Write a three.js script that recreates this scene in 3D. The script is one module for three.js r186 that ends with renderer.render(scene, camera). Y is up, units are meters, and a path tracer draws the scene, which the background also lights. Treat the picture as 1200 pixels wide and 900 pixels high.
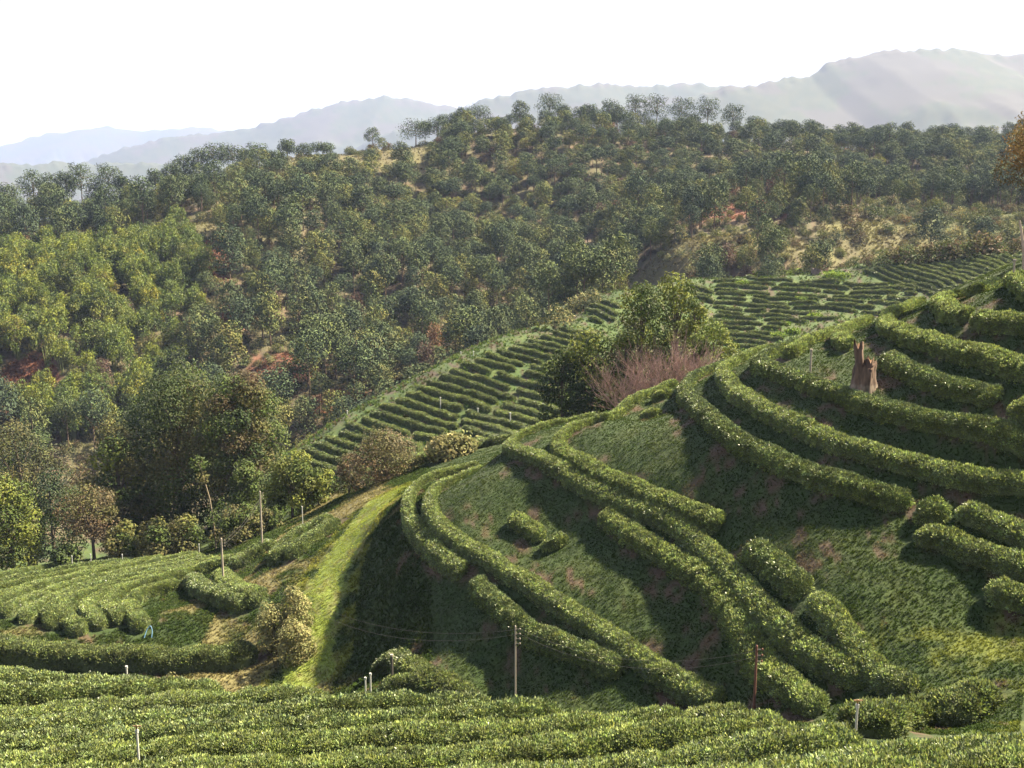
import * as THREE from 'three';
import { createNoise2D, createNoise3D } from 'simplex-noise';
import { mergeGeometries } from 'three/addons/utils/BufferGeometryUtils.js';

// ------------------------------------------------------------------ camera, sky, sun, exposure
const scene = new THREE.Scene();
const camera = new THREE.PerspectiveCamera(40.02, 4 / 3, 0.3, 14000);
camera.position.set(0, 0, 0);                       // eye level is y = 0, the tea slope falls away below
camera.rotation.set(-Math.atan(220 / 1236), 0, 0);
camera.updateMatrixWorld();
const renderer = new THREE.WebGLRenderer({ antialias: true });
renderer.setSize(1024, 768);
renderer.toneMapping = THREE.LinearToneMapping;
renderer.toneMappingExposure = 4.9;
renderer.shadowMap.enabled = true;
const SUN = new THREE.Vector3(0.63, 0.73, -0.26).normalize();
{
  const w = 512, h = 256, d = new Float32Array(w * h * 4);
  const mix = (a, b, t) => a + (b - a) * t;
  for (let j = 0; j < h; j++) for (let i = 0; i < w; i++) {
    const el = ((j + 0.5) / h - 0.5) * Math.PI, az = ((i + 0.5) / w - 0.5) * 2 * Math.PI;
    const v = new THREE.Vector3(Math.cos(el) * Math.cos(az), Math.sin(el), Math.cos(el) * Math.sin(az));
    const t = 1 - Math.exp(-Math.max(0, v.y) / 0.34);
    const glow = 0.25 * Math.exp(-Math.acos(Math.min(1, v.dot(SUN))) / 0.5);
    const k = (j * w + i) * 4;
    d[k] = mix(0.27, 0.052, t) + glow; d[k + 1] = mix(0.259, 0.074, t) + glow * 0.95; d[k + 2] = mix(0.255, 0.128, t) + glow * 0.85; d[k + 3] = 1;
  }
  const sky = new THREE.DataTexture(d, w, h, THREE.RGBAFormat, THREE.FloatType);
  sky.mapping = THREE.EquirectangularReflectionMapping; sky.magFilter = THREE.LinearFilter; sky.needsUpdate = true;
  scene.background = sky; scene.environment = sky;
}
const sun = new THREE.DirectionalLight(new THREE.Color().setRGB(1, 0.87, 0.63), 5);
sun.position.copy(SUN).multiplyScalar(300).add(new THREE.Vector3(0, -20, -150)); sun.target.position.set(0, -20, -150);
sun.castShadow = true; sun.shadow.mapSize.set(4096, 4096); sun.shadow.radius = 1.6;
Object.assign(sun.shadow.camera, { left: -260, right: 260, top: 260, bottom: -260, near: 1, far: 900 });
scene.add(sun, sun.target);
scene.fog = new THREE.FogExp2(new THREE.Color().setRGB(0.48, 0.60, 1.0), 0.00012);

// ------------------------------------------------------------------ helpers
function rand(seed) { let a = seed | 0; return () => { a = (a + 0x6d2b79f5) | 0; let t = Math.imul(a ^ (a >>> 15), 1 | a); t = (t + Math.imul(t ^ (t >>> 7), 61 | t)) ^ t; return ((t ^ (t >>> 14)) >>> 0) / 4294967296; }; }
const rnd = rand(11), n2 = createNoise2D(rand(3)), n3 = createNoise3D(rand(4));
const between = (r, a, b) => a + (b - a) * r();
const clamp = (x, a = 0, b = 1) => Math.min(b, Math.max(a, x)), lerp = (a, b, t) => a + (b - a) * t;
const smooth = (a, b, x) => { const t = clamp((x - a) / (b - a)); return t * t * (3 - 2 * t); };
const fbm = (x, y) => n2(x, y) * 0.55 + n2(x * 2.1 + 7, y * 2.1) * 0.28 + n2(x * 4.3, y * 4.3 + 9) * 0.17;
const mixc = (a, b, t) => [lerp(a[0], b[0], t), lerp(a[1], b[1], t), lerp(a[2], b[2], t)];
const interp = (x, xs, ys) => { if (x <= xs[0]) return ys[0]; for (let i = 1; i < xs.length; i++) if (x <= xs[i]) return lerp(ys[i - 1], ys[i], (x - xs[i - 1]) / (xs[i] - xs[i - 1])); return ys[ys.length - 1]; };
const taken = new Map();
function numbered(name) { const k = taken.get(name) ?? 0; taken.set(name, k + 1); return k ? name + '_' + String(k).padStart(3, '0') : name; }
function info(o, label, category, group, kind) { if (label) o.userData.label = label; if (category) o.userData.category = category; if (group) o.userData.group = group; if (kind) o.userData.kind = kind; return o; }
function shade(o) { o.castShadow = true; o.receiveShadow = true; return o; }
function thing(name, label, category, [x, y, z], group) { const g = new THREE.Group(); g.name = numbered(name); g.position.set(x, y, z); scene.add(g); return info(g, label, category, group); }
function part(name, geometry, m, parent) { const o = shade(new THREE.Mesh(geometry, m)); o.name = name; parent.add(o); return o; }
function copy(o, position, turn, scale, label, group) { const c = o.clone(); c.name = numbered(o.userData.base ?? o.name); scene.add(c); c.position.set(...position); c.rotation.set(0, turn, 0); if (Array.isArray(scale)) c.scale.set(...scale); else c.scale.setScalar(scale); delete c.userData.base; if (label) c.userData.label = label; if (group) c.userData.group = group; return c; }
// collects triangles with normals and linear vertex colours
class Builder {
  constructor() { this.p = []; this.n = []; this.c = []; this.i = []; }
  vertex(p, n, c) { this.p.push(p[0], p[1], p[2]); this.n.push(n[0], n[1], n[2]); this.c.push(c[0], c[1], c[2]); return this.p.length / 3 - 1; }
  // a folded pointed leaf: root p, axis a (unit), face n (unit), length L, width W
  leaf(p, a, n, L, W, c, fold = 0.18) {
    const s = [a[1] * n[2] - a[2] * n[1], a[2] * n[0] - a[0] * n[2], a[0] * n[1] - a[1] * n[0]];
    const q = (t, u, f) => [p[0] + a[0] * L * t + s[0] * W * u + n[0] * L * f, p[1] + a[1] * L * t + s[1] * W * u + n[1] * L * f, p[2] + a[2] * L * t + s[2] * W * u + n[2] * L * f];
    const k = this.vertex(q(0, 0, 0), n, c); this.vertex(q(0.48, 0.5, fold), n, c); this.vertex(q(1, 0, 0.02), n, c); this.vertex(q(0.48, -0.5, fold), n, c);
    this.i.push(k, k + 1, k + 2, k, k + 2, k + 3);
  }
  // a tapered limb through points [x, y, z, radius]
  limb(pts, sides, color, rough = 0) {
    const V = THREE.Vector3, ring0 = this.p.length / 3;
    for (let j = 0; j < pts.length; j++) {
      const a = new V(...pts[Math.max(0, j - 1)].slice(0, 3)), b = new V(...pts[Math.min(pts.length - 1, j + 1)].slice(0, 3)), d = b.sub(a).normalize();
      const u = new V(0, 0, 1).cross(d); if (u.lengthSq() < 0.01) u.set(1, 0, 0).cross(d); u.normalize(); const w = new V().crossVectors(d, u);
      for (let s = 0; s < sides; s++) {
        const t = s / sides * 2 * Math.PI, n = u.clone().multiplyScalar(Math.cos(t)).addScaledVector(w, Math.sin(t));
        const r = pts[j][3] * (1 + rough * n3(pts[j][0] * 3 + Math.cos(t) * 2, pts[j][1] * 2, pts[j][2] * 3 + Math.sin(t) * 2));
        this.vertex([pts[j][0] + n.x * r, pts[j][1] + n.y * r, pts[j][2] + n.z * r], [n.x, n.y, n.z], rough > 0.15 ? color.map((c) => c * (1 + 0.55 * n3(pts[j][0] * 2 + Math.cos(t) * 3.1, pts[j][1] * 1.2, Math.sin(t) * 3.1))) : color);
      }
    }
    for (let j = 0; j + 1 < pts.length; j++) for (let s = 0; s < sides; s++) { const a = ring0 + j * sides + s, b = ring0 + j * sides + (s + 1) % sides; this.i.push(a, b, a + sides, b, b + sides, a + sides); }
  }
  done() {
    const g = new THREE.BufferGeometry();
    g.setAttribute('position', new THREE.Float32BufferAttribute(this.p, 3)); g.setAttribute('normal', new THREE.Float32BufferAttribute(this.n, 3));
    g.setAttribute('color', new THREE.Float32BufferAttribute(this.c, 3)); g.setIndex(this.i); return g;
  }
}
const unit = (v) => { const l = Math.hypot(...v) || 1; return [v[0] / l, v[1] / l, v[2] / l]; };
const ball = (r) => { const z = r() * 2 - 1, t = r() * 2 * Math.PI, s = Math.sqrt(1 - z * z); return [s * Math.cos(t), z, s * Math.sin(t)]; };
const across = (n, r) => { const b = ball(r), d = b[0] * n[0] + b[1] * n[1] + b[2] * n[2]; return unit([b[0] - d * n[0], b[1] - d * n[1], b[2] - d * n[2]]); };

// ------------------------------------------------------------------ survey of the place, in metres
const CONTROL = [[-2.28,-18.05,-68.57], [-4.48,-18.05,-67.22], [-6.05,-18.05,-64.67], [-6.23,-18.05,-60.99], [-5.34,-18.05,-56.24], [-3.86,-18.05,-51.87], [-2.36,-18.05,-48.94], [-1.79,-18.05,-47.87],
[-0.38,-18.05,-44.62], [1.42,-18.05,-41.49], [3.04,-18.05,-39.21], [4.15,-18.05,-37.52], [-1.89,-17.6,-64.65], [-3.41,-17.6,-62.82], [-4.65,-17.6,-60.34], [-4.51,-17.6,-56.54], [-3.09,-17.6,-52.31], [-0.82,-17.6,-48.4],
[1.5,-17.6,-44.18], [3.77,-17.6,-40.0], [5.38,-17.6,-36.71], [7.11,-17.6,-33.4], [0.0,-16.75,-52.38], [1.46,-16.75,-49.59], [2.05,-16.75,-48.67], [5.65,-14.75,-68.41], [2.77,-14.75,-67.05], [0.53,-14.75,-64.49],
[-0.15,-14.75,-61.44], [0.73,-14.75,-58.65], [3.5,-14.75,-52.38], [5.65,-14.75,-48.11], [7.45,-14.75,-44.21], [8.44,-14.75,-39.86], [9.04,-14.75,-35.29], [9.65,-14.75,-32.06], [10.67,-14.75,-29.73], [5.14,-13.95,-62.07],
[3.21,-13.95,-59.52], [2.6,-13.95,-56.96], [3.98,-13.95,-53.13], [5.78,-13.95,-49.45], [7.62,-13.95,-45.42], [8.84,-13.95,-42.9], [9.37,-13.85,-39.91], [9.88,-13.85,-37.63], [10.21,-13.85,-35.09], [10.29,-13.8,-34.31],
[10.68,-13.8,-32.01], [11.51,-13.8,-28.24], [4.41,-15.45,-49.03], [5.74,-15.45,-45.39], [7.12,-15.45,-42.02], [7.95,-15.45,-38.91], [8.23,-15.45,-35.58], [8.46,-15.45,-32.75], [8.93,-15.45,-30.31], [9.14,-15.45,-29.21],
[10.58,-12.35,-67.81], [7.33,-12.35,-63.57], [4.99,-12.35,-59.32], [9.17,-12.45,-63.26], [7.94,-12.85,-59.32], [14.14,-11.25,-69.07], [11.45,-11.25,-64.93], [10.07,-11.25,-60.68], [9.83,-11.25,-55.46],
[10.16,-11.25,-49.08], [11.16,-11.25,-44.76], [12.34,-11.25,-41.11], [13.55,-11.25,-38.58], [14.52,-11.25,-37.2], [15.01,-11.3,-36.29], [17.54,-10.3,-70.43], [14.52,-10.3,-65.78], [12.28,-10.3,-60.43],
[11.65,-10.3,-54.07], [12.1,-10.3,-48.89], [12.97,-10.3,-44.77], [14.05,-10.3,-41.26], [15.49,-10.3,-38.76], [16.73,-10.3,-37.13], [18.08,-10.3,-36.08], [18.89,-10.3,-35.3], [17.42,-9.05,-63.75], [14.97,-9.05,-60.08],
[13.33,-9.05,-56.19], [13.99,-9.05,-51.7], [14.75,-9.05,-47.21], [15.69,-9.05,-43.23], [16.8,-9.05,-40.65], [17.92,-9.05,-38.64], [18.59,-9.05,-37.36], [19.41,-9.05,-36.55], [19.53,-8.45,-63.97], [16.93,-8.45,-59.66],
[14.67,-8.45,-55.25], [22.42,-7.95,-66.01], [20.06,-7.95,-62.42], [17.99,-7.95,-57.34], [17.25,-7.95,-53.63], [17.59,-7.9,-49.21], [17.61,-7.9,-45.7], [17.95,-7.9,-42.86], [18.5,-7.9,-40.9], [18.75,-7.9,-39.98],
[18.79,-7.9,-38.93], [19.69,-7.9,-37.29], [25.47,-6.85,-65.75], [22.01,-6.85,-60.69], [19.59,-6.85,-54.76], [19.1,-6.85,-49.87], [19.28,-6.85,-46.31], [19.64,-6.85,-43.7], [20.0,-6.85,-40.71], [20.7,-6.85,-39.46],
[24.63,-5.65,-57.75], [22.95,-5.65,-56.24], [21.13,-5.65,-50.88], [20.74,-5.65,-47.83], [20.78,-5.65,-47.12], [21.05,-5.65,-45.44], [21.48,-5.65,-43.28], [21.98,-5.65,-41.85], [22.85,-4.85,-52.15], [25.81,-4.85,-56.47],
[24.32,-4.25,-51.43], [22.61,-4.25,-45.47], [22.23,-4.25,-42.59], [15.82,-11.3,-35.97], [16.46,-11.3,-34.96], [17.15,-11.3,-33.36], [17.59,-11.3,-32.31], [14.13,-11.9,-35.4], [14.9,-11.9,-34.65], [15.6,-11.9,-33.57],
[16.5,-11.9,-31.92], [16.97,-11.9,-30.99], [15.2,-12.5,-31.93], [15.95,-12.5,-30.69], [16.45,-12.5,-29.87], [-31.32,-24.65,-55.27], [-27.99,-24.65,-54.25], [-24.76,-24.65,-53.27], [-20.45,-24.65,-52.73],
[-16.42,-24.65,-52.94], [-13.81,-24.65,-53.48], [-9.23,-21.15,-72.0], [-9.39,-21.23,-69.0], [-9.86,-21.93,-63.0], [-10.21,-22.55,-58.5], [-10.22,-23.18,-55.0], [-9.92,-24.3,-51.0], [-11.26,-22.36,-58.0],
[-11.45,-23.47,-54.5], [-7.94,-21.78,-56.5], [-6.56,-21.96,-51.0], [-10.61,-22.33,-70.0], [-12.61,-23.34,-75.0], [-15.65,-23.97,-68.5], [-15.86,-24.46,-62.0], [-15.59,-24.37,-72.5], [-12.76,-23.25,-76.0],
[-17.19,-25.6,-70.0], [-14.88,-25.15,-57.8], [-23.98,-25.51,-59.5], [-27.74,-25.29,-60.0], [-24.6,-26.44,-64.0], [-33.25,-26.14,-65.0], [-26.77,-26.96,-70.0], [-36.72,-27.71,-72.0], [-33.9,-29.4,-80.0],
[-39.73,-29.51,-78.0], [-25.05,-28.69,-80.0], [-19.4,-26.16,-74.0], [-18.8,-25.35,-63.0], [-20.86,-25.16,-61.0], [-17.56,-25.19,-58.5], [-44.69,-29.41,-75.0], [-39.76,-25.57,-62.0], [-23.84,-26.14,-55.2],
[-28.67,-25.78,-55.4], [-16.51,-26.01,-54.6], [-11.92,-24.77,-51.0], [-28.0,-26.2,-48.0], [-15.0,-25.4,-46.0], [-10.0,-24.3,-44.0], [-22.0,-24.5,-42.0], [-36.0,-25.5,-46.0], [-1.0,-20.9,-40.0], [-5.0,-21.8,-40.0],
[5.0,-16.9,-31.0], [8.0,-13.2,-25.0], [0.0,-18.6,-34.0], [-16.0,-22.6,-38.0], [0.0,-20.01,-42.0], [-3.2,-20.66,-46.5], [-5.38,-20.69,-43.0], [-2.77,-20.23,-40.0], [-6.04,-20.4,-41.0], [-12.47,-13.24,-21.5],
[-11.07,-12.95,-21.0], [-14.1,-14.9,-27.0], [-17.37,-16.8,-33.5], [-7.21,-12.66,-20.5], [-8.88,-14.11,-25.5], [-10.56,-15.59,-30.5], [-3.51,-12.37,-20.0], [-4.1,-13.29,-23.5], [-4.69,-14.34,-27.0], [0.0,-12.08,-19.5],
[0.0,-12.7,-22.0], [0.0,-13.68,-25.5], [3.2,-11.33,-18.2], [3.5,-11.76,-20.0], [3.83,-12.32,-22.0], [5.8,-10.34,-16.5], [6.53,-10.91,-18.7], [8.17,-9.76,-15.5], [9.23,-10.35,-17.6], [9.53,-9.76,-15.5], [0.0,-1.75,0.0],
[-8.0,-1.9,0.0], [8.0,-1.6,0.0], [0.0,-5.6,-8.0], [-12.0,-6.0,-8.0], [10.0,-5.2,-8.0], [0.0,3.0,12.0], [-30.0,0.0,8.0], [30.0,3.0,8.0], [22.0,-5.0,-10.0], [-26.0,-9.5,-14.0], [11.04,-14.21,-26.5], [12.85,-13.74,-26.5],
[13.88,-13.42,-29.3], [14.61,-13.21,-31.0], [15.9,-12.57,-28.0], [32.0,-3.2,-50.0], [40.0,-3.0,-42.0], [36.0,-6.5,-34.0], [34.0,-9.0,-28.0], [30.0,-4.0,-64.0], [42.0,-1.0,-60.0], [6.0,-17.5,-80.0], [14.0,-14.0,-76.0],
[22.0,-11.0,-74.0], [30.0,-9.0,-76.0], [12.0,-19.5,-92.0], [24.0,-18.5,-95.0], [40.0,-15.0,-95.0], [60.0,-8.0,-90.0], [60.0,0.0,-60.0], [-2.0,-19.8,-80.0], [-6.0,-22.0,-90.0], [4.0,-21.0,-92.0], [-4.33,-21.3,-132.0],
[-25.85,-29.64,-122.0], [-21.49,-27.61,-130.0], [-16.92,-25.76,-137.0], [-11.81,-24.07,-144.0], [-5.0,-21.52,-153.0], [2.69,-20.77,-165.0], [14.98,-17.26,-185.0], [-11.47,-26.93,-106.0], [-3.55,-24.91,-107.0],
[3.7,-22.56,-112.0], [-15.65,-26.96,-118.0], [-8.06,-24.78,-122.0], [0.0,-22.77,-125.0], [-20.67,-27.75,-113.0], [6.54,-21.46,-133.0], [12.86,-19.63,-158.0], [24.61,-17.41,-190.0], [36.96,-16.21,-208.0],
[32.27,-21.38,-152.0], [37.15,-18.99,-176.0], [40.96,-20.79,-157.0], [47.7,-17.61,-184.0], [61.57,-15.15,-212.0], [60.23,-17.05,-186.0], [68.33,-13.79,-212.0], [67.73,-15.94,-182.0], [84.46,-11.64,-210.0],
[75.61,-14.32,-180.0], [80.47,-12.29,-172.0], [94.02,-9.72,-195.0], [99.13,-8.26,-190.0], [-30.0,-33.0,-95.0], [-50.0,-35.0,-95.0], [-70.0,-34.0,-90.0], [-31.85,-36.64,-136.0], [-22.92,-33.76,-151.0],
[-11.0,-29.52,-167.0], [8.98,-24.26,-199.0], [30.96,-23.21,-222.0], [55.57,-21.15,-226.0], [78.46,-16.64,-224.0], [93.13,-13.26,-204.0], [-45.0,-44.0,-125.0], [-80.0,-46.0,-125.0], [-120.0,-46.0,-120.0],
[-55.0,-50.0,-160.0], [-100.0,-50.0,-165.0], [-10.0,-46.0,-185.0], [34.0,-37.0,-240.0], [80.0,-34.0,-240.0], [-150.0,-50.0,-170.0], [150.0,-22.0,-240.0], [-51.62,-36.3,-225.0], [-38.54,-41.24,-203.0],
[-98.72,-41.78,-210.0], [-117.69,-40.89,-210.0], [-70.88,-50.87,-215.0], [-80.2,11.7,-375.0], [-49.98,15.99,-395.0], [0.0,24.74,-425.0], [51.33,22.32,-435.0], [103.91,20.99,-440.0], [161.4,18.48,-455.0],
[232.87,17.26,-500.0], [276.28,17.26,-500.0], [-133.51,-7.31,-335.0], [-155.65,-9.83,-325.0], [-179.18,-13.56,-320.0], [-99.68,-2.13,-330.0], [-84.41,-7.86,-285.0], [-80.2,1.27,-325.0], [0.0,-24.25,-275.0],
[-33.18,-24.25,-275.0], [-18.85,-34.98,-232.0], [0.0,-35.31,-235.0], [22.52,-24.52,-280.0], [27.44,-6.3,-345.0], [-27.08,-9.0,-340.0], [-56.15,-20.06,-280.0], [-38.24,-37.23,-235.0], [59.87,-3.54,-300.0],
[60.23,-11.65,-268.0], [88.24,-10.86,-275.0], [116.07,-8.0,-290.0], [143.62,-4.88,-310.0], [70.41,-14.46,-250.0], [42.57,-12.57,-265.0], [75.15,5.8,-380.0], [120.4,2.85,-380.0], [144.57,-3.53,-350.0],
[-118.25,-21.58,-245.0], [-94.92,-26.69,-235.0], [-86.49,-36.95,-212.0], [-103.78,-36.95,-212.0], [-95.75,-14.73,-285.0], [-125.35,-16.0,-290.0], [-135.71,-27.09,-240.0], [168.46,-2.51,-320.0], [-150.0,-60.0,-420.0],
[0.0,-30.0,-500.0], [120.0,-10.0,-520.0], [250.0,-10.0,-600.0], [-250.0,-60.0,-400.0], [-300.0,-40.0,-300.0], [300.0,10.0,-420.0], [320.0,5.0,-300.0], [400.0,0.0,-500.0], [-250.0,-120.0,-600.0], [0.0,-90.0,-650.0],
[250.0,-60.0,-700.0], [250.0,5.0,-200.0], [-250.0,-45.0,-150.0], [-150.0,-28.0,-60.0], [150.0,3.0,-100.0], [-60.0,-25.0,-60.0], [100.0,0.0,-30.0], [-60.0,-14.0,-20.0], [-100.0,-8.0,0.0], [120.0,10.0,20.0]];
const HILL_ROWS = [[[-2.28,-68.57],[-4.48,-67.22],[-6.05,-64.67],[-6.23,-60.99],[-5.34,-56.24],[-3.86,-51.87],[-2.36,-48.94]],[[-1.79,-47.87],[-0.38,-44.62],[1.42,-41.49],[3.04,-39.21],
  [4.15,-37.52]],[[-1.89,-64.65],[-3.41,-62.82],[-4.65,-60.34],[-4.51,-56.54],[-3.09,-52.31],[-0.82,-48.4],[1.5,-44.18],[3.77,-40.0],[5.38,-36.71],[7.11,-33.4]],[[0.0,-52.38],[1.46,-49.59]],
  [[5.65,-68.41],[2.77,-67.05],[0.53,-64.49],[-0.15,-61.44],[0.73,-58.65],[3.5,-52.38],[5.65,-48.11],[7.45,-44.21],[8.44,-39.86],[9.04,-35.29],[9.65,-32.06],[10.67,-29.73]],[[5.14,-62.07],
  [3.21,-59.52],[2.6,-56.96],[3.98,-53.13],[5.78,-49.45],[7.62,-45.42],[8.84,-42.9]],[[9.37,-39.91],[9.88,-37.63],[10.21,-35.09]],[[10.29,-34.31],[10.68,-32.01],[11.0,-29.74],[11.51,-28.24]],
  [[4.41,-49.03],[5.74,-45.39],[7.12,-42.02],[7.95,-38.91],[8.23,-35.58],[8.46,-32.75],[8.93,-30.31],[9.14,-29.21]],[[10.58,-67.81],[7.33,-63.57],[4.99,-59.32]],[[14.14,-69.07],[11.45,-64.93],
  [10.07,-60.68],[9.83,-55.46],[10.16,-49.08],[11.16,-44.76],[12.34,-41.11],[13.55,-38.58],[14.52,-37.2]],[[17.54,-70.43],[14.52,-65.78],[12.28,-60.43],[11.65,-54.07],[12.1,-48.89],[12.97,-44.77],
  [14.05,-41.26],[15.49,-38.76],[16.73,-37.13],[18.08,-36.08],[18.89,-35.3]],[[17.42,-63.75],[14.97,-60.08],[13.33,-56.19],[13.99,-51.7],[14.75,-47.21],[15.69,-43.23],[16.8,-40.65],[17.92,-38.64],
  [18.59,-37.36],[19.41,-36.55]],[[19.53,-63.97],[16.93,-59.66],[14.67,-55.25]],[[22.42,-66.01],[20.06,-62.42],[17.99,-57.34],[17.25,-53.63]],[[17.59,-49.21],[17.61,-45.7],[17.95,-42.86],
  [18.5,-40.9],[18.75,-39.98]],[[18.79,-38.93],[19.69,-37.29]],[[25.47,-65.75],[22.01,-60.69],[19.59,-54.76],[19.1,-49.87],[19.28,-46.31],[19.64,-43.7],[20.0,-40.71],[20.7,-39.46]],[[24.63,-57.75],
  [22.95,-56.24],[21.13,-50.88],[20.74,-47.83]],[[20.78,-47.12],[21.05,-45.44],[21.48,-43.28],[21.98,-41.85]],[[22.85,-52.15],[25.81,-56.47]],[[24.32,-51.43],[22.61,-45.47],[22.23,-42.59]],
  [[15.82,-35.97],[16.46,-34.96],[17.15,-33.36],[17.59,-32.31]],[[14.13,-35.4],[14.9,-34.65],[15.6,-33.57],[16.5,-31.92],[16.97,-30.99]],[[15.2,-31.93],[15.95,-30.69],[16.45,-29.87]]];
const HILL_BUSHES = [[[2.05,-48.67]],[[9.17,-63.26]],[[7.94,-59.32]],[[15.01,-36.29]]];
const LOWER_ROWS = [[[-31.32,-55.27],[-27.99,-54.25],[-24.76,-53.27],[-20.45,-52.73],[-16.42,-52.94],[-13.81,-53.48]]];
const FIELD_ROWS = [[[-39.85,-73.22],[-39.11,-76.74],[-40.58,-90.31],[-36.55,-93.82]],[[-36.54,-64.94],[-34.84,-68.22],[-33.36,-72.72],[-30.93,-77.59],[-29.25,-84.27]],[[-32.55,-61.47],
  [-32.32,-63.13],[-32.58,-67.13],[-31.63,-71.59],[-29.72,-76.17],[-27.15,-80.12],[-25.42,-82.34]],[[-29.17,-59.61],[-29.69,-63.26],[-29.52,-67.3],[-28.38,-71.07],[-26.22,-75.41],[-23.09,-76.83]],
  [[-25.36,-58.57],[-27.22,-60.77],[-28.3,-64.04],[-28.04,-67.47],[-26.27,-70.24],[-23.95,-73.33],[-21.23,-74.17]],[[-23.65,-60.22],[-26.13,-64.87],[-26.07,-68.05],[-24.18,-71.15],[-21.66,-73.01],
  [-19.09,-73.26]],[[-21.95,-59.03],[-24.45,-63.77],[-24.86,-67.24],[-22.99,-69.7]],[[-22.47,-70.34],[-19.47,-64.59],[-16.17,-60.34]],[[-20.38,-70.18],[-17.5,-63.44],[-15.18,-60.55]],[[-20.26,-71.98],
  [-18.71,-73.76],[-17.5,-74.6]],[[-15.68,-67.63],[-16.07,-72.13],[-14.87,-73.55],[-13.24,-74.33]],[[-14.49,-66.65],[-14.2,-68.34],[-13.37,-70.86],[-12.54,-72.41]],[[-36.34,-67.75],[-36.35,-71.25],
  [-34.68,-76.39],[-32.53,-82.55],[-33.94,-92.13]],[[-34.4,-63.0],[-33.52,-65.56],[-32.9,-69.69],[-31.2,-74.26],[-29.24,-79.31],[-27.06,-82.61]],[[-30.89,-60.76],[-31.08,-65.11],[-30.49,-69.2],
  [-28.93,-73.29],[-26.62,-77.54],[-24.39,-80.06]],[[-27.25,-59.15],[-28.52,-61.84],[-28.95,-65.82],[-28.16,-69.12],[-26.16,-72.51],[-23.4,-74.62],[-21.95,-75.16]],[[-24.55,-59.49],[-26.74,-62.87],
  [-27.31,-66.21],[-26.16,-69.09],[-24.14,-72.37],[-21.49,-73.74],[-20.17,-73.77]]];
const KNOB_ROWS = [[[-6.61,-46.7],[-5.85,-46.85],[-4.19,-42.61]],[[-5.58,-41.62],[-4.34,-41.88],[-2.85,-41.11],[-1.54,-40.25]],[[-4.95,-44.13],[-3.44,-41.87],[-2.12,-40.83]]];
const SADDLE_ROWS = [[[8.11,-22.25],[10.32,-26.37],[11.47,-26.69]],[[11.33,-26.06],[12.41,-26.76],[13.18,-26.96]],[[6.15,-32.85],[5.24,-24.06]]];
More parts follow.
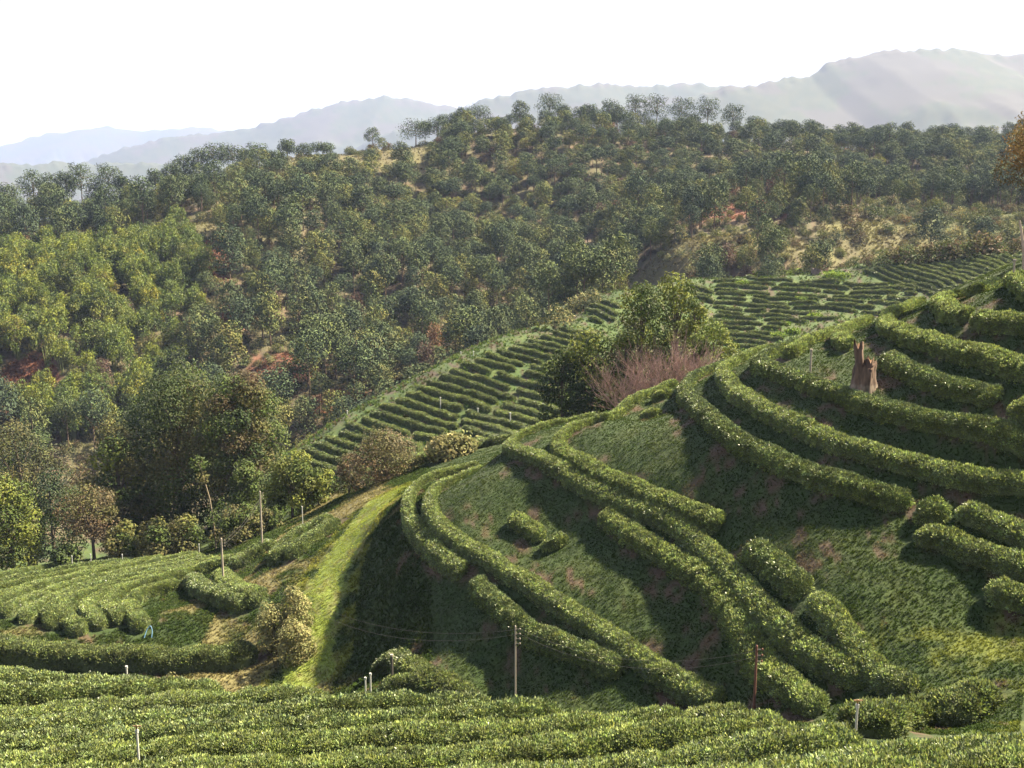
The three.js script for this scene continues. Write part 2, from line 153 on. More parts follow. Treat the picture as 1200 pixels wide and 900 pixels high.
const NEAR_ROWS = [[[-8.5,-13.4],[-7.6,-13.5],[-6.7,-13.61],[-5.8,-13.73],[-4.9,-13.86],[-4.0,-13.99],[-3.1,-14.11],[-2.2,-14.22],[-1.3,-14.31],[-0.4,-14.39],[0.5,-14.45],[1.4,-14.49],
  [2.3,-14.51],[3.2,-14.52],[4.1,-14.52],[5.0,-14.52],[5.9,-14.52],[6.8,-14.53],[7.7,-14.55],[8.6,-14.59],[9.5,-14.65]],[[-9.4,-15.59],[-8.5,-15.71],[-7.6,-15.81],[-6.7,-15.9],[-5.8,-15.96],
  [-4.9,-16.01],[-4.0,-16.04],[-3.1,-16.05],[-2.2,-16.06],[-1.3,-16.06],[-0.4,-16.05],[0.5,-16.06],[1.4,-16.08],[2.3,-16.11],[3.2,-16.15],[4.1,-16.22],[5.0,-16.31],[5.9,-16.41],[6.8,-16.53],
  [7.7,-16.65],[8.6,-16.78],[9.5,-16.91],[10.4,-17.03]],[[-11.2,-17.53],[-10.3,-17.56],[-9.4,-17.59],[-8.5,-17.59],[-7.6,-17.59],[-6.7,-17.59],[-5.8,-17.59],[-4.9,-17.6],[-4.0,-17.63],
  [-3.1,-17.67],[-2.2,-17.73],[-1.3,-17.81],[-0.4,-17.9],[0.5,-18.01],[1.4,-18.14],[2.3,-18.26],[3.2,-18.39],[4.1,-18.51],[5.0,-18.62],[5.9,-18.72],[6.8,-18.8]],[[-12.1,-19.13],[-11.2,-19.13],
  [-10.3,-19.15],[-9.4,-19.18],[-8.5,-19.24],[-7.6,-19.31],[-6.7,-19.39],[-5.8,-19.5],[-4.9,-19.62],[-4.0,-19.74],[-3.1,-19.87],[-2.2,-20.0],[-1.3,-20.11],[-0.4,-20.21],[0.5,-20.3],[1.4,-20.37],
  [2.3,-20.41],[3.2,-20.44],[4.1,-20.46],[5.0,-20.46],[5.9,-20.46]],[[-13.0,-20.89],[-12.1,-20.99],[-11.2,-21.1],[-10.3,-21.22],[-9.4,-21.35],[-8.5,-21.48],[-7.6,-21.6],[-6.7,-21.71],[-5.8,-21.8],
  [-4.9,-21.88],[-4.0,-21.93],[-3.1,-21.97],[-2.2,-21.99],[-1.3,-22.0],[-0.4,-22.0],[0.5,-22.0],[1.4,-22.0],[2.3,-22.01],[3.2,-22.03],[4.1,-22.07]],[[-13.9,-23.09],[-13.0,-23.2],[-12.1,-23.3],
  [-11.2,-23.38],[-10.3,-23.45],[-9.4,-23.49],[-8.5,-23.52],[-7.6,-23.53],[-6.7,-23.54],[-5.8,-23.53],[-4.9,-23.53],[-4.0,-23.54],[-3.1,-23.56],[-2.2,-23.59],[-1.3,-23.64],[-0.4,-23.71],
  [0.5,-23.8],[1.4,-23.9]],[[-14.8,-25.05],[-13.9,-25.07],[-13.0,-25.07],[-12.1,-25.07],[-11.2,-25.07],[-10.3,-25.07],[-9.4,-25.08],[-8.5,-25.11],[-7.6,-25.15],[-6.7,-25.21],[-5.8,-25.29],
  [-4.9,-25.39],[-4.0,-25.5],[-3.1,-25.63],[-2.2,-25.76],[-1.3,-25.88],[-0.4,-26.0]],[[-15.7,-26.61],[-14.8,-26.63],[-13.9,-26.67],[-13.0,-26.72],[-12.1,-26.79],[-11.2,-26.88],[-10.3,-26.99],
  [-9.4,-27.11],[-8.5,-27.24],[-7.6,-27.36],[-6.7,-27.49],[-5.8,-27.6],[-4.9,-27.7]],[[-16.6,-28.48],[-15.7,-28.59],[-14.8,-28.72],[-13.9,-28.84],[-13.0,-28.97],[-12.1,-29.09],[-11.2,-29.2],
  [-10.3,-29.29],[-9.4,-29.36],[-8.5,-29.42]],[[-18.4,-30.58],[-17.5,-30.69],[-16.6,-30.79],[-15.7,-30.87],[-14.8,-30.93],[-13.9,-30.97],[-13.0,-31.0],[-12.1,-31.01],[-11.2,-31.01]],[[-19.3,-32.53],
  [-18.4,-32.54],[-17.5,-32.55],[-16.6,-32.55],[-15.7,-32.55],[-14.8,-32.55],[-13.9,-32.56]],[[-20.2,-34.09],[-19.3,-34.11],[-18.4,-34.15],[-17.5,-34.21],[-16.6,-34.28]]];
const MIDDLE_ROWS = [[[-24.2,-114.0],[-21.27,-109.49],[-18.76,-106.45],[-16.23,-102.61],[-12.05,-86.06]],[[-11.41,-85.6],[-10.16,-85.6]],[[-23.55,-115.89],[-20.7,-111.12],[-18.38,-108.48],
  [-16.11,-105.65]],[[-15.61,-104.91],[-13.08,-98.34],[-10.03,-85.6]],[[-9.18,-85.6],[-8.29,-85.6]],[[-22.49,-117.3],[-19.77,-112.59],[-17.56,-110.16],[-15.42,-107.71],[-13.23,-104.29],
  [-9.47,-85.6]],[[-8.67,-85.6],[-6.42,-85.6]],[[-21.46,-119.04],[-18.81,-114.67],[-16.55,-111.94],[-14.4,-109.47],[-12.27,-106.5]],[[-11.77,-105.56],[-7.88,-85.6],[-6.22,-85.6],[-4.56,-85.6]],
  [[-20.14,-120.39],[-17.67,-116.93],[-15.38,-113.93]],[[-14.33,-112.6],[-12.34,-110.02],[-10.37,-106.89],[-7.01,-85.6],[-5.71,-85.6],[-4.41,-85.6]],[[-3.99,-85.6],[-2.69,-85.6]],[[-19.76,-123.2],
  [-17.21,-119.71],[-14.86,-116.88],[-12.55,-113.67],[-10.35,-110.49]],[[-9.93,-109.81],[-6.33,-88.21],[-4.54,-85.6],[-2.93,-85.6]],[[-2.4,-85.6],[-0.83,-85.6]],[[-17.97,-123.59],[-15.74,-120.84],
  [-13.62,-118.42],[-11.53,-115.57]],[[-10.95,-114.73],[-8.78,-111.36],[-6.68,-107.23],[-3.9,-85.6],[-2.48,-85.6]],[[-1.94,-85.6],[-0.45,-85.6],[1.03,-85.6]],[[-17.15,-125.41],[-14.52,-122.12],
  [-12.06,-119.36],[-9.65,-116.11],[-7.32,-112.33]],[[-6.49,-110.79],[-4.18,-105.02],[-1.8,-85.6],[-0.19,-85.6]],[[0.23,-85.6],[1.9,-85.6]],[[-16.1,-126.87],[-13.39,-123.42],[-10.86,-120.66],
  [-8.4,-117.46],[-6.01,-113.5]],[[-5.29,-112.15],[-3.46,-108.17],[-1.68,-100.46],[-0.12,-85.6],[1.19,-85.6],[2.5,-85.6]],[[-14.18,-126.97],[-11.41,-123.73],[-8.8,-120.9],[-6.25,-117.31]],
  [[-5.62,-116.27],[-3.5,-112.14],[-1.5,-107.33],[0.32,-98.63],[1.75,-85.6]],[[-13.07,-128.17],[-10.53,-125.12],[-8.14,-122.64],[-5.8,-119.73]],[[-5.19,-118.81],[-3.22,-115.26],[-1.34,-111.06],
  [0.4,-106.46],[1.96,-99.99]],[[2.31,-97.5],[3.7,-85.6]],[[-11.97,-129.42],[-9.44,-126.27],[-7.05,-123.83],[-4.73,-121.15],[-2.49,-117.56]],[[-1.93,-116.43],[0.0,-111.82],[1.79,-107.25],
  [3.4,-101.94]],[[-10.63,-130.33],[-8.27,-127.36],[-6.04,-125.13],[-3.87,-122.86],[-1.77,-119.96]],[[-0.88,-118.32],[0.98,-113.79],[2.71,-109.31],[4.31,-105.19],[5.72,-99.99]],[[-9.03,-130.91],
  [-6.53,-127.9],[-4.16,-125.68],[-1.87,-123.35],[0.35,-120.05]],[[0.86,-119.04],[2.96,-113.39],[4.9,-108.62],[6.66,-103.98]],[[-7.9,-132.35],[-5.2,-128.97],[-2.65,-126.77],[-0.19,-124.47]],
  [[0.61,-123.48],[2.57,-120.17],[4.38,-115.44],[6.04,-110.88],[7.61,-107.21]],[[-6.53,-133.72],[-2.6,-129.22]],[[-1.81,-128.62],[0.19,-127.03],[2.14,-125.05],[4.01,-122.25],[5.74,-118.39]],
  [[6.7,-115.62],[8.61,-110.53]],[[-4.73,-134.97],[-2.08,-131.61],[0.46,-129.72]],[[1.58,-128.86],[3.9,-126.65],[6.1,-123.52]],[[6.77,-122.26],[9.72,-114.64]],[[-3.45,-137.94],[-0.94,-134.09],
  [1.46,-132.13]],[[2.33,-131.49],[5.04,-129.21],[7.6,-126.02]],[[8.34,-124.8],[10.78,-119.47]],[[-1.96,-139.5],[1.03,-135.37],[3.91,-133.12]],[[4.72,-132.51],[6.73,-130.68],[8.65,-128.32]],
  [[9.04,-127.76],[11.05,-124.27]],[[-0.42,-141.22],[1.69,-138.17],[3.73,-136.27],[5.74,-134.73],[7.7,-133.06],[9.57,-130.94]],[[0.79,-143.74],[3.02,-140.47],[5.19,-138.34],[7.32,-136.58],
  [9.38,-134.74]],[[2.29,-145.93],[4.7,-142.53],[7.05,-140.21],[9.34,-138.2],[11.57,-136.1]],[[4.1,-148.28],[6.71,-144.8],[9.25,-142.28],[11.72,-140.02]],[[5.89,-151.5],[8.94,-147.47],
  [11.9,-144.5]],[[7.19,-154.81],[9.77,-151.09],[12.3,-148.3]],[[15.08,-177.27],[17.73,-170.8]],[[13.16,-176.34],[16.73,-166.11]],[[12.05,-172.58],[15.86,-162.58]],[[12.04,-164.62],[13.92,-161.47]],
  [[30.77,-190.17],[34.35,-182.82]],[[32.63,-196.01],[35.94,-188.19]],[[31.48,-183.38],[34.39,-179.79]]];
const TERRACE_ROWS = [[[47.79,-253.12],[52.19,-249.09]],[[52.77,-248.5],[46.26,-201.04],[49.33,-199.0],[52.43,-197.34]],[[53.58,-196.75],[56.86,-195.04],[60.03,-193.17]],[[60.62,-192.77],
  [63.86,-190.23],[66.79,-187.13]],[[67.49,-186.25],[70.14,-182.71]],[[38.05,-199.89],[40.59,-197.77],[43.22,-196.32],[45.88,-195.19],[48.56,-194.26]],[[49.19,-194.05],[52.17,-193.11],
  [55.1,-192.14],[57.95,-190.98],[60.65,-189.49]],[[61.11,-189.18],[63.35,-187.26],[65.36,-184.85],[67.19,-182.15],[68.94,-179.46]],[[37.64,-194.7],[40.52,-193.09],[43.42,-191.88],[46.35,-190.9]],
  [[46.96,-190.72],[49.76,-189.99],[52.56,-189.33],[55.32,-188.61]],[[55.65,-188.51],[59.07,-187.17]],[[59.8,-186.75],[62.01,-184.77],[63.93,-182.17],[65.7,-179.36]],[[66.4,-178.16],[67.56,-175.74]],
  [[36.59,-190.99],[39.67,-189.53],[42.77,-188.37],[45.87,-187.35]],[[46.87,-187.06],[49.74,-186.35],[52.6,-185.75],[55.41,-185.0]],[[56.22,-184.72],[58.69,-183.39],[60.84,-181.25],[62.73,-178.57]],
  [[63.31,-177.63],[66.04,-171.65]],[[36.16,-187.16],[41.24,-185.44]],[[42.49,-185.04],[45.15,-184.16],[47.79,-183.34],[50.45,-182.68],[53.07,-181.93]],[[54.23,-181.49],[56.94,-179.96],
  [59.34,-177.64]],[[59.86,-176.98],[61.77,-174.04],[63.39,-170.61]],[[63.56,-170.19],[64.5,-167.53]],[[35.76,-183.52],[40.58,-182.42]],[[41.53,-182.15],[44.29,-181.28],[47.02,-180.38]],
  [[47.35,-180.27],[49.76,-179.45],[52.11,-178.49]],[[52.96,-178.07],[55.31,-176.54],[57.44,-174.48],[59.32,-171.9]],[[34.58,-180.11],[37.81,-179.93],[40.92,-179.26],[43.94,-178.3],[46.89,-177.19]],
  [[47.33,-177.0],[49.73,-175.9],[52.03,-174.56],[54.18,-172.85],[56.13,-170.72]],[[56.49,-170.25],[58.12,-167.73],[59.56,-164.88]],[[33.76,-176.6],[38.78,-176.69]],[[39.05,-176.63],[42.59,-175.57]],
  [[43.05,-175.4],[46.41,-173.95],[49.6,-172.13]],[[33.91,-173.17],[38.1,-173.37]],[[39.18,-173.17],[42.51,-172.13],[45.68,-170.63]],[[46.57,-170.11],[49.19,-168.25],[51.59,-165.94]],[[32.62,-169.55],
  [36.16,-169.84],[39.54,-169.42]],[[40.65,-169.11],[43.72,-167.82],[46.59,-166.03]],[[31.44,-166.29],[34.26,-166.44],[37.01,-166.29],[39.65,-165.73]],[[40.29,-165.52],[43.16,-164.21]],
  [[30.98,-163.32],[34.42,-163.27],[37.76,-162.73]],[[38.7,-162.46],[41.5,-161.27]],[[31.55,-160.44],[35.03,-160.07]],[[35.73,-159.92],[39.97,-158.35]],[[30.67,-157.63],[33.17,-157.34],
  [35.59,-156.74],[37.91,-155.78],[40.09,-154.42]],[[30.04,-154.75],[32.63,-154.37],[35.12,-153.56],[37.45,-152.27]],[[29.67,-151.6],[31.92,-151.18],[34.05,-150.3],[36.06,-149.02]],[[28.11,-144.15],
  [31.93,-142.32]],[[26.72,-140.47],[29.48,-139.11]],[[66.26,-199.51],[67.3,-193.54],[68.41,-188.24],[69.19,-182.5],[69.27,-175.44],[68.39,-166.57]],[[68.12,-198.58],[69.15,-192.82],[70.2,-187.54],
  [70.95,-181.94],[70.77,-174.44],[69.73,-165.45]],[[69.94,-197.63],[70.96,-192.02],[71.95,-186.79],[72.68,-181.29],[72.12,-173.12],[71.01,-164.25]],[[71.74,-196.66],[72.73,-191.18],[73.66,-185.99],
  [74.31,-180.47],[73.33,-171.55],[72.24,-163.01]],[[73.52,-195.7],[74.45,-190.27],[75.31,-185.07],[75.75,-179.25],[74.45,-169.85],[73.45,-161.76]],[[75.28,-194.73],[76.12,-189.28],[76.88,-183.99],
  [76.89,-177.37],[75.54,-168.17],[74.63,-160.52]],[[77.0,-193.73],[77.73,-188.18],[78.31,-182.68],[77.83,-175.16],[76.63,-166.57],[75.79,-159.31]],[[78.66,-192.66],[79.16,-187.82],[79.55,-183.04],
  [79.33,-177.17],[78.27,-169.79],[77.56,-163.55]],[[80.26,-191.47],[80.6,-186.45],[80.79,-181.36],[80.21,-174.88],[79.3,-168.06],[78.67,-162.19]],[[81.75,-190.1],[81.94,-184.9],[81.89,-179.45],
  [81.06,-172.66],[80.36,-166.48],[79.78,-160.89]],[[83.13,-188.56],[83.17,-183.17],[82.87,-177.38],[82.02,-170.75],[81.43,-165.01],[80.89,-159.64]],[[84.41,-186.84],[84.29,-181.31],[83.78,-175.27],
  [83.04,-169.07],[82.52,-163.62],[82.0,-158.45]],[[85.58,-185.0],[85.32,-179.35],[84.71,-173.28],[84.09,-167.52],[83.61,-162.3]],[[86.68,-183.09],[86.3,-177.37],[85.69,-171.48],[85.16,-166.07]],
  [[87.73,-181.15],[87.27,-175.45],[86.71,-169.85]]];
const PATH = [[-9.3,-74.0],[-9.86,-69.0],[-10.77,-63.0],[-11.15,-58.5],[-11.02,-55.0],[-10.58,-51.0]];
const CLEARINGS = [[-49.55,-224.0,9,13,0],[-33.97,-206.0,6,6,0],[-99.38,-213.0,6,6,0],[-85.97,-285.0,9,16,1],[-77.1,-270.0,6,10,0],[-78.43,-325.0,10,14,1],[-75.07,-366.0,15,22,1],[-51.23,-386.0,26,24,1],
  [0.0,-425.0,16,12,1],[-18.71,-423.0,9,8,1],[62.74,-300.0,14,14,0],[62.05,-266.0,18,10,1],[73.55,-254.0,16,8,1],[91.8,-275.0,12,16,1],[103.61,-280.0,13,12,1],[123.4,-295.0,22,18,2],[139.97,-300.0,18,16,2],
  [42.15,-262.0,12,12,1],[7.34,-228.0,12,7,2],[-24.68,-236.0,7,5,0],[-66.36,-250.0,5,5,0],[-153.92,-430.0,40,20,1],[18.18,-226.0,20,9,2]];
const BAMBOO = [[-104.25,-240.0,24],[-103.27,-262.0,24],[-99.54,-275.0,16],[-122.24,-262.0,24],[-91.07,-222.0,22],[-105.36,-222.0,20],[-126.13,-245.0,26],[-86.88,-240.0,14]];
const RIDGES = [[[-95.05,93.58,-3000.0],[141.89,174.62,-3000.0],[376.97,236.6,-3000.0],[470.37,266.28,-3000.0],[587.08,291.31,-3000.0],[703.82,307.2,-3000.0],[796.79,325.32,-3000.0],
  [853.86,354.68,-3000.0],[957.3,386.19,-3000.0],[1073.31,397.41,-3000.0],[1259.8,399.65,-3000.0],[1307.53,386.19,-3000.0],[1400.16,395.17,-3000.0],[1588.15,381.7,-3000.0],[1872.49,345.66,-3000.0]],
  [[-885.4,-29.06,-3700.0],[-645.23,101.06,-3700.0],[-466.99,201.15,-3700.0],[-232.79,263.56,-3700.0],[-116.07,319.98,-3700.0],[0.0,336.84,-3700.0],[144.79,362.08,-3700.0],[289.39,376.08,-3700.0],
  [463.09,373.28,-3700.0],[578.7,378.88,-3700.0],[694.82,367.69,-3700.0],[869.6,342.46,-3700.0],[1161.05,314.35,-3700.0],[2034.64,286.17,-3700.0]],[[-3225.99,0.0,-4500.0],[-2503.86,52.82,-4500.0],
  [-2144.08,77.4,-4500.0],[-1926.45,119.42,-4500.0],[-1600.04,203.04,-4500.0],[-1312.86,255.02,-4500.0],[-1063.46,279.2,-4500.0],[-920.26,317.11,-4500.0],[-705.95,385.74,-4500.0],[-528.81,416.5,-4500.0],
  [-388.17,392.58,-4500.0],[-211.96,365.19,-4500.0],[0.0,341.17,-4500.0],[354.49,279.2,-4500.0]],[[-5853.56,288.15,-7400.0],[-4096.35,299.59,-7400.0],[-3507.27,345.3,-7400.0],[-3209.67,413.67,-7400.0],
  [-2855.58,470.48,-7400.0],[-2506.61,459.13,-7400.0],[-2185.09,476.15,-7400.0],[-1750.73,413.67,-7400.0],[-1169.9,316.74,-7400.0],[0.0,230.84,-7400.0]]];
const NEAR_TREES = {"big":[-32.37,-33.78,-100.0,17.64,6.31],"bigright":[-25.46,-31.4,-97.0,15.27,3.92],"bigleft":[-36.95,-34.31,-96.0,13.18,3.26],"darkleft":[-54.44,-42.66,-114.0,18.83,4.8],
  "limeleft":[-43.7,-32.73,-88.0,9.16,2.99],"brown":[-37.72,-33.22,-91.0,8.06,3.09],"shade":[-48.13,-38.58,-106.0,11.19,3.43],"shade2":[-36.91,-35.29,-104.0,7.07,4.21],"shade3":[-25.65,-31.13,-103.0,6.72,3.75],
  "shrub1":[-33.87,-31.82,-87.5,4.13,1.56],"shrub2":[-30.86,-31.28,-87.0,4.2,1.83],"shrub3":[-28.32,-30.93,-87.5,3.77,1.7],"sap":[-23.9,-30.33,-92.0,6.96,1.79],"lime2":[-19.24,-27.85,-89.0,5.92,2.45],
  "lime3":[-17.1,-26.97,-90.0,3.49,1.75],"shrub4":[-22.81,-28.79,-85.0,3.67,1.79],"shrub5":[-20.35,-27.93,-86.0,2.21,1.11],"shrub6":[-39.03,-32.44,-88.0,2.42,1.14],"mid1":[11.66,-20.22,-95.0,12.97,2.61],
  "mid2":[14.7,-19.32,-93.0,12.82,2.71],"mid3":[7.11,-20.42,-92.0,9.06,3.13],"mid4":[4.56,-21.1,-93.0,8.09,2.26],"midlime":[16.88,-17.56,-88.0,7.35,2.14],"midlime2":[15.88,-18.34,-90.0,10.09,1.6],
  "midlow":[9.99,-20.09,-93.0,8.54,1.96],"grey1":[-10.29,-22.95,-84.0,4.26,3.13],"grey2":[-4.87,-21.03,-84.0,1.98,2.31],"grey3":[-13.73,-24.76,-86.0,3.64,1.53],"pale":[-11.83,-23.78,-54.5,2.87,0.88],
  "pale2":[-12.9,-24.32,-54.0,2.63,1.05],"pale3":[-11.41,-24.23,-52.5,2.34,1.02],"weed":[-16.24,-25.31,-47.0,3.05,0.34],"edge":[30.68,-3.54,-62.0,8.43,2.91]};
const DRY = [[8.32,-15.51,-75.0],[11.24,-14.85,-76.0],[13.6,-14.5,-77.0]];
const RIDGE_PINES = [[14.62,25.04,-424.0,14.2,5.15],[-18.8,20.97,-420.0,12.79,3.06],[-12.53,22.71,-420.0,11.7,5.1],[-6.62,24.02,-421.0,6.29,3.07],[-35.74,18.11,-402.0,9.29,5.2],[-27.83,19.34,-402.0,8.99,4.88],
  [-23.43,19.95,-402.0,4.99,2.93],[30.23,23.83,-428.0,11.89,3.46],[-77.5,12.34,-372.0,7.02,3.31],[-65.92,13.96,-376.0,4.16,3.65],[-83.39,7.39,-352.0,9.58,3.99],[-90.68,5.11,-350.0,11.22,4.53],
  [-96.74,3.16,-350.0,13.71,4.53],[-101.22,1.31,-348.0,13.86,3.94],[-105.67,-0.46,-346.0,13.39,3.92],[-112.97,-3.24,-340.0,11.74,3.03],[-108.39,-1.81,-342.0,11.95,3.32],[-79.15,8.85,-355.0,6.07,3.16],
  [-149.58,-10.06,-335.0,18.17,3.79],[-143.24,-8.76,-333.0,15.53,3.5],[-134.17,-7.4,-334.0,17.3,4.32],[-138.83,-8.14,-334.0,15.96,3.24],[-125.72,-6.17,-334.0,15.82,3.78],[-121.42,-5.52,-334.0,12.04,2.43],
  [-152.42,-9.46,-325.0,13.28,3.42],[-159.95,-10.46,-325.0,16.81,3.68],[38.78,23.24,-430.0,13.94,4.17],[48.86,22.81,-430.0,16.34,4.52],[57.55,22.23,-432.0,17.1,4.89],[67.72,21.6,-432.0,17.07,4.89],
  [78.24,21.17,-434.0,17.68,4.92],[88.95,21.04,-436.0,15.34,4.23]];
const TOPSHRUBS = [[67.57,-13.64,-209.66,1.0],[68.74,-13.11,-204.12,1.2],[70.77,-12.78,-201.5,1.5],[72.71,-12.51,-199.73,1.7],[74.92,-12.14,-198.83,1.8],[77.12,-11.87,-197.09,1.9],[79.25,-11.61,-195.35,2.0],
  [80.89,-11.38,-194.01,2.0],[83.19,-10.96,-192.17,1.6],[84.96,-10.57,-190.65,2.4],[86.38,-10.22,-189.77,1.4],[80.46,-17.49,-259.24,0.8],[6.34,-19.48,-155.74,1.9],[12.74,-30.52,-261.12,1.6],
  [10.47,-20.05,-179.03,1.5],[12.08,-18.97,-177.17,1.5],[13.7,-18.18,-177.83,1.4],[88.27,-9.69,-185.48,1.5]];
const POLES = {"field":[-18.98,-25.56,-66.0],"bank":[-18.3,-25.75,-74.0],"gully":[0.13,-19.95,-39.0],"rusty":[7.77,-16.2,-31.5]};
const POLE_TOPS = {"field":[-19.49,-21.99,-66.0],"bank":[-18.64,-21.1,-74.0],"gully":[0.13,-16.58,-39.0],"rusty":[8.13,-14.05,-31.5]};
const STAKES = [[-34.94,-29.51,-80.0,1.38,0.06],[-33.86,-29.72,-81.0,1.38,0.07],[-31.71,-29.89,-82.0,1.2,0.07],[-27.92,-26.88,-69.0,0.84,0.06],[-23.52,-25.78,-62.0,0.43,0.05],[-30.5,-25.56,-62.0,0.44,0.05],
  [-25.42,-29.1,-82.0,1.28,0.07],[-15.9,-24.82,-77.0,1.67,0.06],[-5.74,-21.14,-40.0,2.08,0.03],[-5.95,-21.12,-40.0,1.88,0.03],[14.91,-8.71,-52.0,1.18,0.04],[23.71,-4.25,-50.0,1.28,0.04],
  [-5.16,-21.1,-140.0,-0.79,0.11],[-14.0,-24.97,-142.0,-0.07,0.11],[-7.17,-22.01,-146.0,-1.06,0.12],[-0.18,-23.82,-108.0,1.51,0.09],[-8.44,-24.84,-122.0,1.5,0.1],[-3.9,-24.43,-118.0,0.46,0.1],
  [6.56,-20.31,-168.0,-0.29,0.14],[-20.89,-27.38,-131.0,-0.12,0.11],[-5.1,-20.74,-42.0,1.58,0.03],[-14.04,-20.08,-36.0,3.2,0.03]];
const SPRINKLERS = [[6.86,-11.19,-19.5,1.32,0.02],[-7.87,-12.67,-20.5,1.72,0.02]];
const STUMP = [15.74,-8.71,-46.5];
const STUMPTOP = [15.15,-5.82,-46.5];
const FIELDSTUMP = [58.68,-14.89,-203.7];
const WEEDS = [[60.14,-17.86,-244.36],[62.95,-17.82,-243.78],[57.45,-18.14,-245.49],[60.14,-15.0,-198.67],[61.27,-15.04,-197.1],[66.14,-17.49,-244.75],[42.69,-16.03,-195.64],[50.37,-17.79,-182.8],
  [49.09,-19.33,-170.17],[42.76,-20.12,-165.23],[42.95,-20.5,-159.74],[40.01,-20.83,-157.27]];
const DEADSTICK = [27.12,-1.26,-57.0];
const HOSE = [-21.45,-25.52,-58.52];

// ------------------------------------------------------------------ materials
const std = (o) => new THREE.MeshStandardMaterial(o), phys = (o) => new THREE.MeshPhysicalMaterial(o), lin = (r, g, b) => new THREE.Color().setRGB(r, g, b);
function grain(size, seed, lo, hi, stretch = 1) {          // tiling speckle for soil, bark and turf
  const r = rand(seed), d = new Uint8Array(size * size * 4), base = new Float32Array(size * size);
  for (let o = 0, cell = 64, amp = 1; o < 6; o++, cell /= 2, amp *= 0.72) {
    const k = Math.max(2, Math.round(size / cell)), g = Float32Array.from({ length: k * k }, () => r());
    for (let y = 0; y < size; y++) for (let x = 0; x < size; x++) {
      const u = x / size * k, v = y / size * k, i = Math.floor(u), j = Math.floor(v), a = u - i, b = v - j, s = a * a * (3 - 2 * a), t = b * b * (3 - 2 * b);
      base[y * size + x] += amp * lerp(lerp(g[(j % k) * k + i % k], g[(j % k) * k + (i + 1) % k], s), lerp(g[((j + 1) % k) * k + i % k], g[((j + 1) % k) * k + (i + 1) % k], s), t);
    }
  }
  let mn = Infinity, mx = -Infinity; for (const b of base) { mn = Math.min(mn, b); mx = Math.max(mx, b); }
  for (let i = 0; i < base.length; i++) { const v = 255 * lerp(lo, hi, (base[i] - mn) / (mx - mn)); d[i * 4] = d[i * 4 + 1] = d[i * 4 + 2] = v; d[i * 4 + 3] = 255; }
  const t = new THREE.DataTexture(d, size, size); t.wrapS = t.wrapT = THREE.RepeatWrapping; t.magFilter = THREE.LinearFilter; t.colorSpace = THREE.SRGBColorSpace; t.needsUpdate = true; return t;
}
const speckle = grain(512, 21, 0.68, 1.0), speckleBump = speckle.clone(); speckleBump.colorSpace = THREE.NoColorSpace;
const groundMat = std({ vertexColors: true, map: speckle, bumpMap: speckleBump, bumpScale: 0.12, roughness: 1 });
const hillMat = std({ vertexColors: true, roughness: 1 });
const teaGloss = std({ color: lin(0.115, 0.143, 0.058), roughness: 0.42 });
const teaThin = phys({ color: lin(0.205, 0.243, 0.070), roughness: 0.95, transmission: 0.34, thickness: 0, specularIntensity: 0.4 });
const teaCore = std({ color: lin(0.10, 0.125, 0.05), roughness: 1 });
const leafMat = phys({ vertexColors: true, roughness: 0.95, transmission: 0.3, thickness: 0, specularIntensity: 0.4 });
const needleMat = std({ vertexColors: true, roughness: 0.95 });
const barkMat = std({ vertexColors: true, roughness: 0.95 });
const grassMat = phys({ vertexColors: true, roughness: 0.95, transmission: 0.3, thickness: 0, specularIntensity: 0.3 });

// ------------------------------------------------------------------ ground
const fitted = (() => {                                     // thin-plate surface through the survey
  const n = CONTROL.length, N = n + 3, A = Array.from({ length: N }, () => new Float64Array(N + 1)), U = (r) => (r > 0 ? r * Math.log(r) : 0);
  for (let i = 0; i < n; i++) {
    const [x, y, z] = CONTROL[i];
    for (let j = 0; j < n; j++) A[i][j] = U((x - CONTROL[j][0]) ** 2 + (z - CONTROL[j][2]) ** 2) + (i === j ? 8 : 0);
    A[i][n] = A[n][i] = 1; A[i][n + 1] = A[n + 1][i] = x; A[i][n + 2] = A[n + 2][i] = z; A[i][N] = y;
  }
  for (let k = 0; k < N; k++) {
    let p = k; for (let i = k + 1; i < N; i++) if (Math.abs(A[i][k]) > Math.abs(A[p][k])) p = i;
    [A[k], A[p]] = [A[p], A[k]];
    for (let i = k + 1; i < N; i++) { const f = A[i][k] / A[k][k]; if (f) for (let j = k; j <= N; j++) A[i][j] -= f * A[k][j]; }
  }
  const w = new Float64Array(N); for (let i = N - 1; i >= 0; i--) { let s = A[i][N]; for (let j = i + 1; j < N; j++) s -= A[i][j] * w[j]; w[i] = s / A[i][i]; }
  return w;
})();
const CX = Float64Array.from(CONTROL, (c) => c[0]), CZ = Float64Array.from(CONTROL, (c) => c[2]);
function surveyed(x, z) {
  const n = CX.length, r = Math.hypot(x, z); let s = fitted[n] + fitted[n + 1] * x + fitted[n + 2] * z;
  for (let i = 0; i < n; i++) { const a = x - CX[i], b = z - CZ[i], q = a * a + b * b; if (q > 1e-9) s += fitted[i] * q * Math.log(q); }
  s = s > 60 ? 60 : s < -135 ? -135 : s;
  const out = smooth(560, 720, r), back = smooth(-5, 40, z);
  s = lerp(s, -150, out * (1 - back)); s = lerp(s, clamp(s, -16, 10), back);
  return s;
}
function height(x, z) {                                     // with the small humps of the turf
  const r = Math.hypot(x, z), near = 1 - smooth(90, 130, r);
  return surveyed(x, z) + near * (0.05 * fbm(x / 1.3, z / 1.3) + 0.12 * fbm(x / 4, z / 4)) + (1 - near) * 0.5 * fbm(x / 12, z / 12);
}
